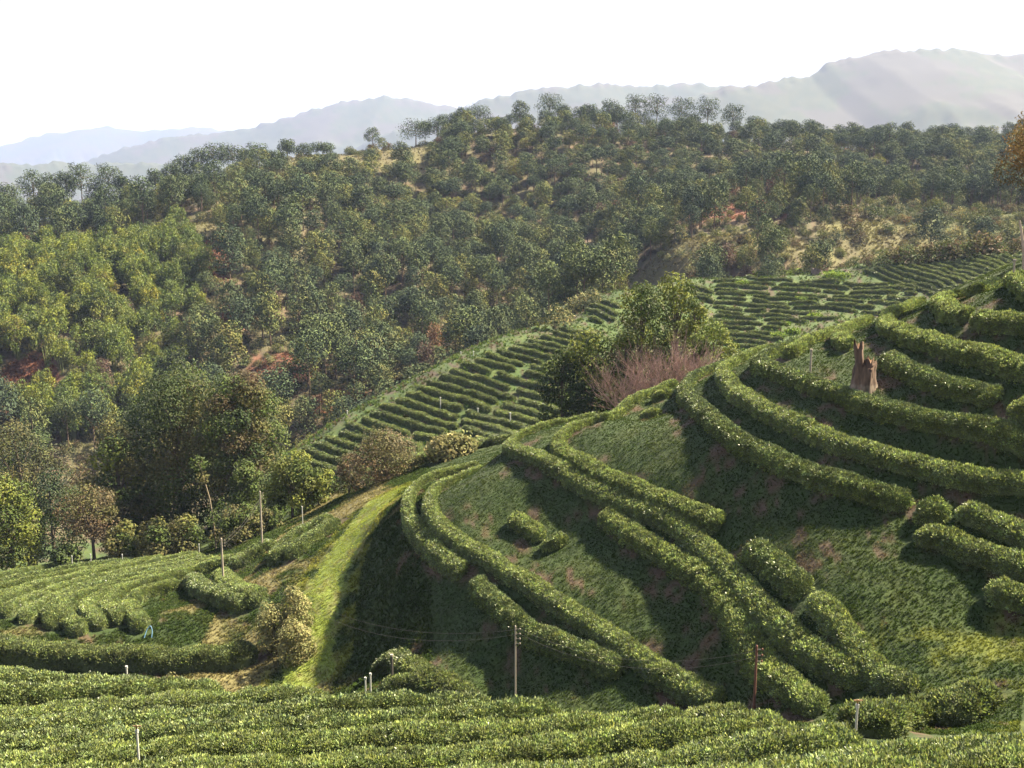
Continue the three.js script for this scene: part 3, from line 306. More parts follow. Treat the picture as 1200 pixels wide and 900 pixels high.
// where the hedges run, for the soil below them and to keep grass out of them
const cell = 0.5, near = new Map();
for (const list of [HILL_ROWS, HILL_BUSHES, LOWER_ROWS, FIELD_ROWS, KNOB_ROWS, SADDLE_ROWS, NEAR_ROWS, MIDDLE_ROWS, TERRACE_ROWS]) for (const row of list) for (let i = 0; i < row.length; i++) {
  const [ax, az] = row[i], [bx, bz] = row[Math.min(i + 1, row.length - 1)], steps = Math.max(1, Math.ceil(Math.hypot(bx - ax, bz - az) / 0.4));
  for (let s = 0; s < steps; s++) {
    const x = lerp(ax, bx, s / steps), z = lerp(az, bz, s / steps), ci = Math.round(x / cell), cj = Math.round(z / cell);
    for (let di = -5; di <= 5; di++) for (let dj = -5; dj <= 5; dj++) { const k = (ci + di) * 100003 + cj + dj, d = Math.hypot((ci + di) * cell - x, (cj + dj) * cell - z); if (!(near.get(k) <= d)) near.set(k, d); }
  }
}
const rowDistance = (x, z) => near.get(Math.round(x / cell) * 100003 + Math.round(z / cell)) ?? 9;
const crest = (x) => interp(x, [-20, -16, -5, 0, 4, 7, 9, 12, 20], [36, 34, 28, 26, 22.5, 19.3, 18, 16.8, 16.5]);
function pathDistance(x, z) { let m = 99; for (let i = 0; i + 1 < PATH.length; i++) { const [ax, az] = PATH[i], [bx, bz] = PATH[i + 1], t = clamp(((x - ax) * (bx - ax) + (z - az) * (bz - az)) / ((bx - ax) ** 2 + (bz - az) ** 2)); m = Math.min(m, Math.hypot(x - lerp(ax, bx, t), z - lerp(az, bz, t))); } return m; }
function clearing(x, z) { let best = 9, kind = -1; for (const [cx, cz, rx, rz, k] of CLEARINGS) { const d = Math.hypot((x - cx) / rx, (z - cz) / rz) + 0.3 * fbm(x / 9, z / 9); if (d < best) { best = d; kind = k; } } return [best, kind]; }
const SOIL = [0.088, 0.050, 0.024], TURF = [0.026, 0.052, 0.005], TURF2 = [0.046, 0.066, 0.008], LIME = [0.21, 0.235, 0.030], STRAW = [0.19, 0.165, 0.065], LITTER = [0.085, 0.058, 0.036], RED = [0.22, 0.085, 0.05], TAN = [0.115, 0.098, 0.045], DARKSOIL = [0.06, 0.042, 0.026];
const inForest = (x, z) => z < -150 - 0 && (-z > interp(x, [-60, -42, -20, 5, 35, 75, 110], [120, 118, 146, 168, 212, 222, 205]) + 8);
function groundColour(x, z) {
  const D = -z, f = fbm(x / 3.1, z / 3.1), g = fbm(x / 0.9 + 40, z / 0.9), big = fbm(x / 14, z / 14 + 5);
  if (D < crest(x) + 1) return mixc(DARKSOIL, SOIL, clamp(0.4 + f));
  if (D < 95) {
    const p = pathDistance(x, z), d = rowDistance(x, z);
    let c = mixc(TURF, TURF2, clamp(0.3 + 0.8 * f + 0.3 * g));
    if (x < -6 && D > 48) c = mixc(c, STRAW, smooth(0.05, 0.5, big + 0.5 * f + (x < -9 && x > -18 ? 0.25 : -0.25)));
    if (D < 31.5 + 2 * f && x > 11) c = mixc(c, LIME, clamp(0.1 + f + 0.4 * g));
    if (p < 1.45 + 0.4 * f) c = mixc([0.215, 0.275, 0.042], STRAW, clamp(0.12 + 0.9 * g + 0.5 * f));
    else if (p < 2.4) c = mixc(c, LIME, clamp(0.3 + f));
    const bare = d < 1.6 ? 0.12 - 0.12 * d + 0.7 * f + 0.35 * g : -0.95 + 0.9 * f + 0.5 * g;
    if (p > 1.5) c = mixc(c, mixc(SOIL, LITTER, clamp(0.4 + g)), smooth(0.18, 0.34, bare));
    return c;
  }
  if (!inForest(x, z)) { const d = rowDistance(x, z); let c = mixc([0.05, 0.09, 0.016], [0.085, 0.12, 0.022], smooth(0.1, 0.6, f + 0.5 * g)); return mixc(c, LITTER, smooth(0.1, 0.4, -f + 0.3 * g)); }
  const [cd, kind] = clearing(x, z);
  let c = mixc([0.14, 0.092, 0.06], [0.11, 0.11, 0.048], clamp(0.5 + big + 0.8 * f));
  if (cd < 1.15) c = mixc(c, kind === 0 ? mixc(RED, LITTER, clamp(0.2 + f)) : kind === 1 ? mixc(TAN, [0.16, 0.15, 0.05], clamp(0.35 + f + big)) : mixc([0.11, 0.13, 0.04], TAN, clamp(0.2 + f)), smooth(1.15, 0.95, cd));
  return c;
}
function sheet(name, columns, rings, at, m, uvScale) {
  const p = [], c = [], uv = [], idx = [], n = columns.length;
  for (const r of rings) for (const a of columns) { const [x, y, z, col] = at(a, r); p.push(x, y, z); c.push(...col); uv.push(x / uvScale, z / uvScale); }
  for (let j = 0; j + 1 < rings.length; j++) for (let i = 0; i + 1 < n; i++) { const k = j * n + i; idx.push(k, k + n, k + 1, k + 1, k + n, k + n + 1); }
  const g = new THREE.BufferGeometry(); g.setAttribute('position', new THREE.Float32BufferAttribute(p, 3)); g.setAttribute('color', new THREE.Float32BufferAttribute(c, 3)); g.setAttribute('uv', new THREE.Float32BufferAttribute(uv, 2)); g.setIndex(idx); g.computeVertexNormals();
  const o = part(name, g, m, scene); info(o, null, null, null, 'structure'); return o;
}
{
  const columns = [], rings = [];
  for (let a = -180; a < -36; a += 3) columns.push(a); for (let a = -36; a < 36; a += 0.2) columns.push(a); for (let a = 36; a <= 180.01; a += 3) columns.push(a);
  for (let r = 1; r < 720; r *= r < 10 ? 1.08 : r < 90 ? 1.0125 : 1.02) rings.push(r); rings.push(720, 1000);
  sheet('terrain', columns, rings, (a, r) => {
    const t = a * Math.PI / 180, x = Math.sin(t) * r, z = -Math.cos(t) * r;
    return [x, height(x, z), z, groundColour(x, z)];
  }, groundMat, 1.7);
}
// distant hills, 3 to 8 km away
{
  const columns = [], rings = [];
  for (let t = -0.82; t <= 0.82; t += 0.0022) columns.push(t);
  for (let d = 950; d < 9800; d *= 1.012) rings.push(d);
  const crests = RIDGES.map((r) => [r.map((p) => p[0]), r.map((p) => p[1]), -r[0][2]]);
  sheet('hills', columns, rings, (t, d) => {
    const x = t * d; let y = -170 + 25 * fbm(x / 500, d / 500);
    crests.forEach(([xs, ys, D], k) => {
      const c = D + 90 * n2(x / 900, k * 7), e = c - d, spur = fbm(x / 260 + k * 9, d / 420), ragged = k < 3 ? 6 * n2(x / 70, d / 200 + k) + 4 * n2(x / 32, d / 200 + k) : 12 * n2(x / 120, 3);
      const yy = interp(x, xs, ys) + ragged * smooth(110, 0, Math.abs(e)) - (e > 0 ? e * 0.33 * (1 + 0.2 * spur) : -e * 0.6) + (e > 0 ? 1 : 0) * 26 * spur * smooth(0, 300, e);
      if (yy > y) y = yy;
    });
    const dry = smooth(0.02, 0.22, fbm(x / 330 + 3, d / 420) + 0.25 * fbm(x / 60, d / 60) + (t > 0.2 ? 0.1 : 0));
    const wood = mixc([0.042, 0.056, 0.034], [0.058, 0.066, 0.038], clamp(0.5 + fbm(x / 40, d / 40)));
    return [x, y, -d, mixc(wood, [0.062, 0.060, 0.050], dry)];
  }, hillMat, 40);
}

// ------------------------------------------------------------------ tea hedges
const sprigs = [1, 2, 3].map((seed) => {
  const r = rand(seed * 31), make = (count, wide) => {
    const b = new Builder();
    for (let i = 0; i < count; i++) {
      const d = ball(r); d[1] = Math.abs(d[1]) * 0.9 - 0.15; const u = unit(d), k = between(r, 0.3, 1.5), a = unit([u[0] * 0.7 + between(r, -0.5, 0.5), Math.abs(u[1]) + between(r, 0.0, 0.8), u[2] * 0.7 + between(r, -0.5, 0.5)]);
      const t = across(a, r); const n = t[1] < 0 ? [-t[0], -t[1], -t[2]] : t;
      b.leaf([u[0] * k, u[1] * k - 0.4, u[2] * k], a, n, between(r, 0.75, 1.15), between(r, 0.36, 0.5) * wide, [1, 1, 1], 0.1);
    }
    const g = b.done(); g.deleteAttribute('color'); return g;
  };
  return mergeGeometries([make(9, 1), make(7, 1)], true);
});
const leafMaterials = [teaGloss, teaThin];
function spline(points, step) {
  if (points.length === 1) { const [x, z] = points[0]; points = [[x - 0.55, z], [x + 0.55, z]]; }
  const c = new THREE.CatmullRomCurve3(points.map(([x, z]) => new THREE.Vector3(x, 0, z)), false, 'centripetal'), L = c.getLength();
  return [c.getSpacedPoints(Math.max(4, Math.round(L / step))), L];
}
let leavesTotal = 0;
function hedge(points, { wide, tall, step, leaf, dense, label, group, tint = 1, name = 'tea_hedge', category = 'hedge', lump = 0.1 }) {
  const [line, L] = spline(points, step), n = line.length, S = 11, seed = rnd() * 100;
  const mid = line[n >> 1], base = [mid.x, height(mid.x, mid.z), mid.z];
  const g = thing(name, label, category, base, group), pos = [], nor = [], idx = [];
  const rows = line.map((p, i) => {
    const a = line[Math.max(0, i - 1)], b = line[Math.min(n - 1, i + 1)], dx = b.x - a.x, dz = b.z - a.z, l = Math.hypot(dx, dz) || 1, sx = -dz / l, sz = dx / l;
    const s = i / (n - 1) * L, cap = Math.sqrt(clamp(Math.min(s, L - s) / (wide * 0.38) + 0.03)), m = 1 + lump * (n2(s / 0.9, seed) + 0.6 * n2(s / 2.7, seed + 9));
    const w = wide * 0.5 * lerp(0.15, 1, cap) * m, h = tall * lerp(0.35, 1, cap) * (0.5 + 0.5 * m), c = height(p.x, p.z), left = height(p.x + sx * w, p.z + sz * w), right = height(p.x - sx * w, p.z - sz * w);
    const out = [];
    for (let k = 0; k <= S; k++) {
      const f = lerp(0, Math.PI, k / S), u = Math.sign(Math.cos(f)) * Math.abs(Math.cos(f)) ** 0.75, v = Math.sin(f) ** 0.55, x = p.x + sx * u * w, z = p.z + sz * u * w;
      const ground = u > 0 ? lerp(c, left, u) : lerp(c, right, -u), level = lerp(ground, c, 0.35 * v) - (k === 0 || k === S ? 0.12 : 0);
      const bump = 1 + 0.07 * n3(x * 1.6, v * 2, z * 1.6);
      out.push([p.x + sx * u * w * bump, level + h * v * bump, p.z + sz * u * w * bump]);
    }
    return out;
  });
  for (const row of rows) for (const q of row) pos.push(q[0] - base[0], q[1] - base[1], q[2] - base[2]);
  for (let i = 0; i + 1 < n; i++) for (let k = 0; k < S; k++) { const a = i * (S + 1) + k; idx.push(a, a + S + 1, a + 1, a + 1, a + S + 1, a + S + 2); }
  for (const [i, flip] of [[0, 0], [n - 1, 1]]) for (let k = 1; k < S; k++) { const a = i * (S + 1); idx.push(a, flip ? a + k + 1 : a + k, flip ? a + k : a + k + 1); }
  const G = new THREE.BufferGeometry(); G.setAttribute('position', new THREE.Float32BufferAttribute(pos, 3)); G.setIndex(idx); G.computeVertexNormals();
  const N = G.attributes.normal, shrink = leaf * 0.9;
  for (let i = 0; i < N.count; i++) for (let k = 0; k < 3; k++) G.attributes.position.array[i * 3 + k] -= N.array[i * 3 + k] * shrink;
  part('branches', G, teaCore, g); 
  const arc = wide * 0.9 + tall * 1.6, count = Math.round(L * arc * dense), r = rand(1 + leavesTotal), M = new THREE.Matrix4(), Q = new THREE.Quaternion(), Q2 = new THREE.Quaternion(), Y = new THREE.Vector3(0, 1, 0), up = new THREE.Vector3(), col = new THREE.Color();
  const im = shade(new THREE.InstancedMesh(sprigs[leavesTotal % 3], leafMaterials, count)); im.name = 'leaves'; im.userData.kind = 'stuff';
  for (let j = 0; j < count; j++) {
    const fi = r() * (n - 1), i = Math.min(n - 2, Math.floor(fi)), t = fi - i, fk = clamp(0.5 + 0.485 * (r() * 2 - 1)) * S, k = Math.min(S - 1, Math.floor(fk)), s = fk - k;
    const A = rows[i][k], B = rows[i][k + 1], C = rows[i + 1][k], D = rows[i + 1][k + 1], o = (i * (S + 1) + k) * 3;
    const x = lerp(lerp(A[0], B[0], s), lerp(C[0], D[0], s), t), y = lerp(lerp(A[1], B[1], s), lerp(C[1], D[1], s), t), z = lerp(lerp(A[2], B[2], s), lerp(C[2], D[2], s), t);
    up.set(N.array[o], N.array[o + 1], N.array[o + 2]); up.multiplyScalar(0.75); up.y += 0.45; up.x += between(r, -0.3, 0.3); up.z += between(r, -0.3, 0.3); up.normalize();
    Q.setFromUnitVectors(Y, up); Q2.setFromAxisAngle(Y, r() * 6.283); Q.multiply(Q2);
    const k2 = leaf * between(r, 0.75, 1.25) * (r() < 0.06 ? 1.35 : 1), lift = between(r, -0.5, 0.4) * leaf;
    M.compose(new THREE.Vector3(x - base[0] + up.x * lift, y - base[1] + up.y * lift, z - base[2] + up.z * lift), Q, new THREE.Vector3(k2, k2, k2));
    im.setMatrixAt(j, M);
    const patch = 0.9 + 0.22 * n2(x / 1.4, z / 1.4), v = tint * patch * (r() < 0.3 ? between(r, 1.15, 1.75) : between(r, 0.5, 1.05)), yel = between(r, 0.86, 1.1);
    im.setColorAt(j, col.setRGB(v * yel, v, v * between(r, 0.7, 1.3)));
  }
  leavesTotal += count; g.add(im); return g;
}
const onHill = 'tea hedges on the terraced hill';
const hillLabels = [
  'outermost tea hedge of the pair wrapping the hill nose beside the grass path', 'tea hedge continuing the outermost lower row after a gap', 'long inner tea hedge of the lowest pair sweeping down the hill',
  'short tea hedge alone on the grass face between the double rows', 'long thick tea hedge running from the flat hill shoulder down to the gully', 'tea hedge just above the long thick row, from the shoulder to mid slope',
  'short piece of tea hedge between two longer ones behind the long thick row', 'thick tea hedge ending beside the yellow grass of the saddle', 'tea hedge alone below the long thick row, ending by the rusty pole',
  'tea hedge on the shoulder in front of the dry pink shrub', 'tea hedge curving round the upper nose above the bare grass face', 'second tea hedge above the bare grass face, running the length of the hill',
  'long tea hedge passing just below the tree stump', 'stub of tea hedge with a thin stake in front, left of the stump', 'short hooked tea hedge behind the tree stump', 'straight tea hedge beginning beside the tree stump',
  'tea hedge piece following the end of the stump row', 'tea hedge curling over the crest above the stump row', 'short hooked tea hedge near the top of the hill', 'tea hedge just below the grassy hilltop',
  'round double tea bush on the crest of the hill', 'topmost tea hedge on the hill, beside a thin stake', 'tea hedge starting after the lone round bush mid slope', 'tea hedge with bare red soil banked below it', 'lowest short tea hedge above the open grass of the hill foot'];
HILL_ROWS.forEach((p, i) => hedge(p, { wide: 0.74, tall: 0.52, step: 0.3, leaf: 0.078, dense: 165, lump: 0.09, tint: 1.35, label: hillLabels[i], group: onHill }));
['round tea bush beside the short hedge on the grass face', 'round tea bush on the hill shoulder by the dry shrub', 'small tea bush below the shoulder hedge', 'lone round tea bush between two mid slope hedges'].forEach((l, i) => hedge(HILL_BUSHES[i], { wide: 0.85, tall: 0.55, step: 0.25, leaf: 0.082, dense: 140, tint: 1.35, label: l, name: 'tea_bush', category: 'bush', group: onHill }));
LOWER_ROWS.forEach((p) => hedge(p, { wide: 1.6, tall: 1.2, step: 0.4, leaf: 0.095, dense: 75, label: 'long straight tea hedge on a bare soil bank below the pale shrub', lump: 0.05 }));
FIELD_ROWS.forEach((p, i) => hedge(p, { wide: i > 6 && i < 9 ? 1.2 : i > 8 && i < 12 ? 1.5 : 0.95, tall: i > 6 && i < 9 ? 0.85 : 0.75, step: 0.5, leaf: 0.085, dense: 95, tint: 1.35, group: 'tea hedges on the lower field',
  label: ['tea hedge of the lower field in front of the dark trees', 'tea hedge of the lower field in front of the dark trees', 'tea hedge of the lower field in front of the dark trees', 'tea hedge of the lower field ending on a grass bank', 'tea hedge with a blunt bulging end on a bare bank', 'tea hedge of the lower field ending on a grass bank', 'tea hedge with a white stake at its end', 'thick tea hedge at the foot of the wooden wire pole', 'tea hedge behind the wooden wire pole', 'tea hedge climbing to the second wire pole', 'broad tea hedge under the trees at the top of the grass bank', 'broad tea hedge beside the straw grass of the path bank'][i] ?? 'narrow curved tea hedge in the middle of the lower field' }));
KNOB_ROWS.forEach((p, i) => hedge(p, { wide: 0.95, tall: 0.65, step: 0.3, leaf: 0.09, dense: 120, group: 'tea hedges in the gully', label: ['highest tea hedge on the gully knob beside the path foot', 'lowest tea hedge on the gully knob, two posts at its end', 'middle tea hedge on the gully knob'][i] }));
SADDLE_ROWS.forEach((p, i) => hedge(p, { wide: 1.25, tall: 0.6, step: 0.25, leaf: 0.09, dense: 120, group: 'tea hedges in the saddle', label: ['rounded tea hedge behind the white sprinkler', 'rounded tea hedge against the yellow grass of the saddle', 'low tea hedge at the foot of the lowest hill row'][i] }));
NEAR_ROWS.forEach((p) => hedge(p, { wide: 1.3, tall: 1.0, step: 0.35, leaf: 0.068, dense: 175, tint: 1.3, group: 'tea hedges on the slope below the viewer', label: 'dense tea hedge on the slope facing the terraced hill', lump: 0.12 }));
MIDDLE_ROWS.forEach((p) => hedge(p, { wide: 0.55, tall: 0.62, step: 0.45, leaf: 0.1, dense: 60, lump: 0.14, tint: 1.15, group: 'tea hedges on the far slope', label: 'short tea hedge on the grassy slope across the valley' }));
TERRACE_ROWS.forEach((p) => hedge(p, { wide: 0.48, tall: 0.55, step: 0.6, leaf: 0.11, dense: 48, lump: 0.12, tint: 1.05, group: 'tea hedges on the far terraces', label: 'thin tea hedge of the closely spaced terraces behind the hill' }));
console.log('tea sprigs', leavesTotal);

// ------------------------------------------------------------------ trees
const BARK = [0.11, 0.085, 0.06];
// crown of leaf clumps: lobes [x, y, z, rx, ry]; returns geometry
function crown(lobes, { leaf, slim = 0.5, count, tones, seed, outward = 0.6, hang = 0 }) {
  const r = rand(seed), b = new Builder(), weights = lobes.map((l) => l[3] * (l[3] + l[4])), total = weights.reduce((a, c) => a + c, 0);
  lobes.forEach((l, q) => {
    const m = Math.round(count * weights[q] / total), tone = tones[q % tones.length];
    for (let i = 0; i < m; i++) {
      const d = ball(r), k = 0.55 + 0.5 * Math.sqrt(r()), wob = 1 + 0.22 * n3(d[0] * 2 + q, d[1] * 2, d[2] * 2 + seed);
      const p = [l[0] + d[0] * l[3] * k * wob, l[1] + d[1] * l[4] * k * wob, l[2] + d[2] * l[3] * k * wob];
      const e = ball(r), n = unit([d[0] * outward + e[0] * 0.7, d[1] * outward + e[1] * 0.7 + 0.25, d[2] * outward + e[2] * 0.7]), a0 = across(n, r), a = hang ? unit([a0[0], a0[1] - hang, a0[2]]) : a0;
      const v = between(r, 0.7, 1.3), c = [tone[0] * v * between(r, 0.9, 1.15), tone[1] * v, tone[2] * v];
      b.leaf(p, a, n, leaf * between(r, 0.7, 1.3), leaf * slim * between(r, 0.8, 1.2), c);
    }
  });
  return b.done();
}
function trunk(h, r0, lobes, seed, color = BARK, from = 0.35, sides = 7) {
  const r = rand(seed), b = new Builder(), bend = [between(r, -0.3, 0.3), between(r, -0.3, 0.3)], at = (t) => [bend[0] * t * t * h * 0.1, h * t, bend[1] * t * t * h * 0.1];
  const line = []; for (let i = 0; i <= 6; i++) { const t = i / 6; line.push([...at(t), r0 * (1.05 - 0.85 * t) * (i === 0 ? 1.35 : 1)]); }
  line[0][1] = -0.6; b.limb(line, sides, color, 0.12);
  for (const l of lobes) { const t = clamp(from + (1 - from) * r() * 0.7, 0, Math.min(0.92, l[1] / h)), s = at(t), m = [(s[0] + l[0]) / 2, lerp(s[1], l[1], 0.62), (s[2] + l[2]) / 2]; b.limb([[...s, r0 * 0.42 * (1 - t * 0.5)], [...m, r0 * 0.26], [l[0], l[1], l[2], r0 * 0.08]], 5, color); }
  return b.done();
}
function lobesIn(n, R, y0, y1, seed, { size = 0.42, flat = 0.8, taper = 0.3 } = {}) {
  const r = rand(seed), out = [];
  for (let i = 0; i < n; i++) {
    const t = (i + 0.5) / n, y = lerp(y0, y1, t), prof = Math.sqrt(Math.max(0.04, 1 - (1.65 * t - 0.75) ** 2)) * (1 - taper * t), a = i * 2.4 + r() * 0.9, k = R * prof * Math.sqrt(between(r, 0.25, 1)) * 0.8, s = R * size * between(r, 0.75, 1.25);
    out.push([Math.cos(a) * k, y, Math.sin(a) * k, s, s * flat]);
  }
  return out;
}
function makeTree(name, label, category, position, lobes, opts, group) {
  const t = thing(name, label, category, position, group);
  part('trunk', trunk(opts.h, opts.r0, opts.limbs === false ? [] : lobes, opts.seed, opts.bark, opts.from), barkMat, t);
  part('crown', crown(lobes, opts), opts.m ?? leafMat, t);
  return t;
}
const G_DARK = [0.040, 0.064, 0.018], G_MID = [0.066, 0.096, 0.020], G_LIME = [0.14, 0.165, 0.028], G_OLIVE = [0.10, 0.098, 0.032], G_BROWN = [0.13, 0.095, 0.05], G_PALE = [0.25, 0.24, 0.10], PINE = [0.070, 0.102, 0.036], PINE2 = [0.102, 0.130, 0.040], PINE3 = [0.048, 0.074, 0.032];
// near and middle trees
{
  const T = NEAR_TREES, put = (key, name, label, category, tones, o = {}) => {
    const [x, y, z, h, R] = T[key], seed = 100 + Object.keys(T).indexOf(key) * 7, y0 = h * (o.low ?? 0.25);
    const lobes = lobesIn(o.lobes ?? 16, R, y0, h - R * (o.size ?? 0.42) * 0.7, seed, { size: o.size ?? 0.42, flat: o.flat ?? 0.8, taper: o.taper ?? 0.25 });
    return makeTree(name, label, category, [x, y, z], lobes, { h: h * (o.stem ?? 0.8), r0: o.r0 ?? h * 0.022, seed, count: o.count ?? 6000, leaf: o.leaf ?? 0.34, tones, slim: o.slim ?? 0.5, bark: o.bark, from: o.from, outward: o.outward ?? 1.1 }, o.group);
  };
  put('big', 'broadleaf_tree', 'largest dark broad tree with a wide domed crown beside the lower field', 'tree', [G_DARK, G_MID, [0.05, 0.07, 0.02], G_DARK, G_OLIVE], { lobes: 44, size: 0.36, count: 26000, leaf: 0.3, low: 0.12, r0: 0.4 });
  put('bigright', 'broadleaf_tree', 'dark tree with brownish crown joined to the largest domed tree', 'tree', [G_DARK, G_OLIVE, G_MID, [0.08, 0.065, 0.03]], { lobes: 24, size: 0.42, count: 15000, leaf: 0.3, low: 0.3, r0: 0.3 });
  put('bigleft', 'broadleaf_tree', 'yellowish green tree leaning against the flank of the largest domed tree', 'tree', [G_MID, G_OLIVE, G_LIME, G_DARK], { lobes: 18, count: 6500, low: 0.15 });
  put('darkleft', 'broadleaf_tree', 'dark olive rounded tree standing behind the lime green one', 'tree', [G_DARK, [0.055, 0.06, 0.025], G_OLIVE], { lobes: 18, count: 7000, low: 0.2 });
  put('limeleft', 'broadleaf_tree', 'bright lime green leafy tree at the end of the lower field', 'tree', [G_LIME, [0.11, 0.14, 0.025], G_LIME, G_MID], { lobes: 18, count: 7000, leaf: 0.3, low: 0.12 });
  put('brown', 'broadleaf_tree', 'brownish grey small tree with a rounded thin crown', 'tree', [G_BROWN, [0.12, 0.10, 0.05], G_OLIVE], { lobes: 15, count: 4200, leaf: 0.26, low: 0.45 });
  put('shade', 'broadleaf_tree', 'deep green tree between the brownish tree and the lime one', 'tree', [G_DARK, [0.03, 0.05, 0.02]], { lobes: 14, count: 5000, low: 0.05 });
  put('shade2', 'broadleaf_tree', 'deep green undergrowth tree below the largest domed tree', 'tree', [G_DARK, [0.03, 0.05, 0.02], G_MID], { lobes: 14, count: 5000, low: 0.05 });
  put('shade3', 'broadleaf_tree', 'deep green tree under the brownish crown', 'tree', [G_DARK, G_MID], { lobes: 14, count: 5000, low: 0.05 });
  ['shrub1', 'shrub2', 'shrub3'].forEach((k) => put(k, 'shrub', 'yellowish leafy shrub bordering the lower field below the domed tree', 'shrub', [G_OLIVE, [0.13, 0.14, 0.035], G_MID], { lobes: 11, count: 2200, leaf: 0.3, low: 0.1, size: 0.5, group: 'shrubs bordering the lower field' }));
  put('shrub6', 'shrub', 'small dark shrub at the foot of the brownish tree', 'shrub', [G_DARK, G_MID], { lobes: 8, count: 1200, low: 0.1, size: 0.5 });
  put('sap', 'broadleaf_tree', 'slim green tree behind the second wire pole', 'tree', [G_MID, [0.08, 0.11, 0.025]], { lobes: 13, count: 3600, leaf: 0.28, low: 0.15 });
  put('shrub4', 'shrub', 'leafy shrub beside the second wire pole', 'shrub', [G_MID, G_OLIVE], { lobes: 11, count: 2400, leaf: 0.28, low: 0.1, size: 0.5 });
  put('shrub5', 'shrub', 'low shrub between the second pole and the broad hedge', 'shrub', [G_OLIVE, G_MID], { lobes: 8, count: 1200, leaf: 0.26, low: 0.1, size: 0.5 });
  put('lime2', 'broadleaf_tree', 'yellow green tree with upright sprays above the broad hedge', 'tree', [G_LIME, G_MID, [0.11, 0.13, 0.03]], { lobes: 16, count: 4600, leaf: 0.3, low: 0.2 });
  put('lime3', 'broadleaf_tree', 'smaller yellow green tree beside the grey leafed shrubs', 'tree', [G_LIME, G_MID], { lobes: 12, count: 2600, leaf: 0.3, low: 0.2 });
  put('mid1', 'broadleaf_tree', 'taller dark leafy tree behind the dry pink shrub', 'tree', [G_DARK, G_MID, G_LIME], { lobes: 20, count: 6000, leaf: 0.3, low: 0.15 });
  put('mid2', 'broadleaf_tree', 'bright topped leafy tree behind the dry pink shrub', 'tree', [G_MID, G_LIME, [0.12, 0.15, 0.03]], { lobes: 20, count: 6000, leaf: 0.3, low: 0.15 });
  put('mid3', 'broadleaf_tree', 'dark bushy tree on the near edge of the far slope', 'tree', [G_DARK, G_MID, G_LIME], { lobes: 18, count: 5600, leaf: 0.3, low: 0.1 });
  put('mid4', 'broadleaf_tree', 'smaller dark bushy tree beside the far slope hedges', 'tree', [G_DARK, G_MID], { lobes: 12, count: 2800, leaf: 0.32, low: 0.1 });
  put('midlow', 'shrub', 'leafy shrub filling the gap between the two tree clumps', 'shrub', [G_MID, G_LIME], { lobes: 12, count: 2600, leaf: 0.3, low: 0.1 });
  put('midlime', 'shrub', 'lime green shrub beside the closely spaced terraces', 'shrub', [G_LIME, [0.12, 0.16, 0.03]], { lobes: 12, count: 2800, leaf: 0.26, low: 0.1 });
  put('midlime2', 'shrub', 'yellowish shrub leaning from the bright topped tree', 'shrub', [G_LIME, G_MID], { lobes: 10, count: 2200, leaf: 0.28, low: 0.35 });
  put('grey1', 'shrub', 'grey brown leafed wide shrub behind the hill nose', 'shrub', [G_BROWN, [0.14, 0.125, 0.065], G_OLIVE], { lobes: 18, count: 5200, leaf: 0.22, low: 0.1, size: 0.38 });
  put('grey2', 'shrub', 'pale shrub with large upturned leaves behind the hill nose', 'shrub', [G_PALE, [0.16, 0.17, 0.06], G_OLIVE], { lobes: 14, count: 2200, leaf: 0.42, low: 0.1, size: 0.4 });
  put('grey3', 'shrub', 'thin grey shrub at the top of the grass path', 'shrub', [G_BROWN, G_OLIVE], { lobes: 9, count: 1800, leaf: 0.22, low: 0.1, size: 0.45 });
  ['pale', 'pale2', 'pale3'].forEach((k, i) => put(k, 'shrub', ['upper pale leafed shrub beside the grass path', 'pale leafed shrub at the end of the long straight hedge', 'lower pale leafed shrub beside the grass path'][i], 'shrub', [G_PALE, [0.25, 0.245, 0.10], [0.19, 0.19, 0.075]], { lobes: 18, count: 2600, leaf: 0.17, low: 0.05, size: 0.42, taper: 0.1 }));
  put('weed', 'shrub', 'single tall weed showing above the near tea hedges', 'weed', [G_PALE, G_OLIVE], { lobes: 5, count: 260, leaf: 0.12, low: 0.5, size: 0.6 });
  put('edge', 'broadleaf_tree', 'rusty brown leafed tree on the hilltop', 'tree', [[0.21, 0.135, 0.045], [0.16, 0.12, 0.045], [0.25, 0.16, 0.05]], { lobes: 24, count: 9000, leaf: 0.17, low: 0.5, size: 0.36 });
}
// forest on the far hillside
const pines = [0, 1, 2, 3, 4].map((k) => {
  const h = [11.5, 10.5, 12.5, 10, 12][k], R = [3.4, 3.1, 3.6, 3.3, 3.0][k], lobes = lobesIn([22, 20, 24, 19, 22][k], R, h * [0.45, 0.3, 0.6, 0.25, 0.5][k], h - 0.7, 500 + k, { size: 0.36, flat: 0.8, taper: 0.22 });
  return { trunk: trunk(h * 0.92, 0.17, lobes.slice(0, 8), 520 + k, [0.13, 0.09, 0.06], 0.5, 6), crown: crown(lobes, { leaf: 0.5, slim: 0.42, count: 1500, tones: [[PINE, PINE2, PINE3], [PINE2, PINE, [0.13, 0.15, 0.045]], [PINE3, PINE], [PINE2, [0.12, 0.13, 0.04], PINE], [PINE3, [0.05, 0.075, 0.035]]][k], seed: 540 + k, outward: 1.5 }) };
});
const leafy = [0, 1, 2].map((k) => {
  const h = [9, 8, 10][k], R = [3.4, 3.0, 3.2][k], lobes = lobesIn(16, R, h * 0.25, h - 0.9, 600 + k, { size: 0.42 });
  return { trunk: trunk(h * 0.8, 0.16, lobes.slice(0, 6), 620 + k, BARK, 0.35, 6), crown: crown(lobes, { leaf: 0.5, count: 1250, tones: [[[0.08, 0.1, 0.03], G_MID], [G_BROWN, [0.14, 0.085, 0.06]], [G_OLIVE, G_LIME]][k], seed: 640 + k }) };
});
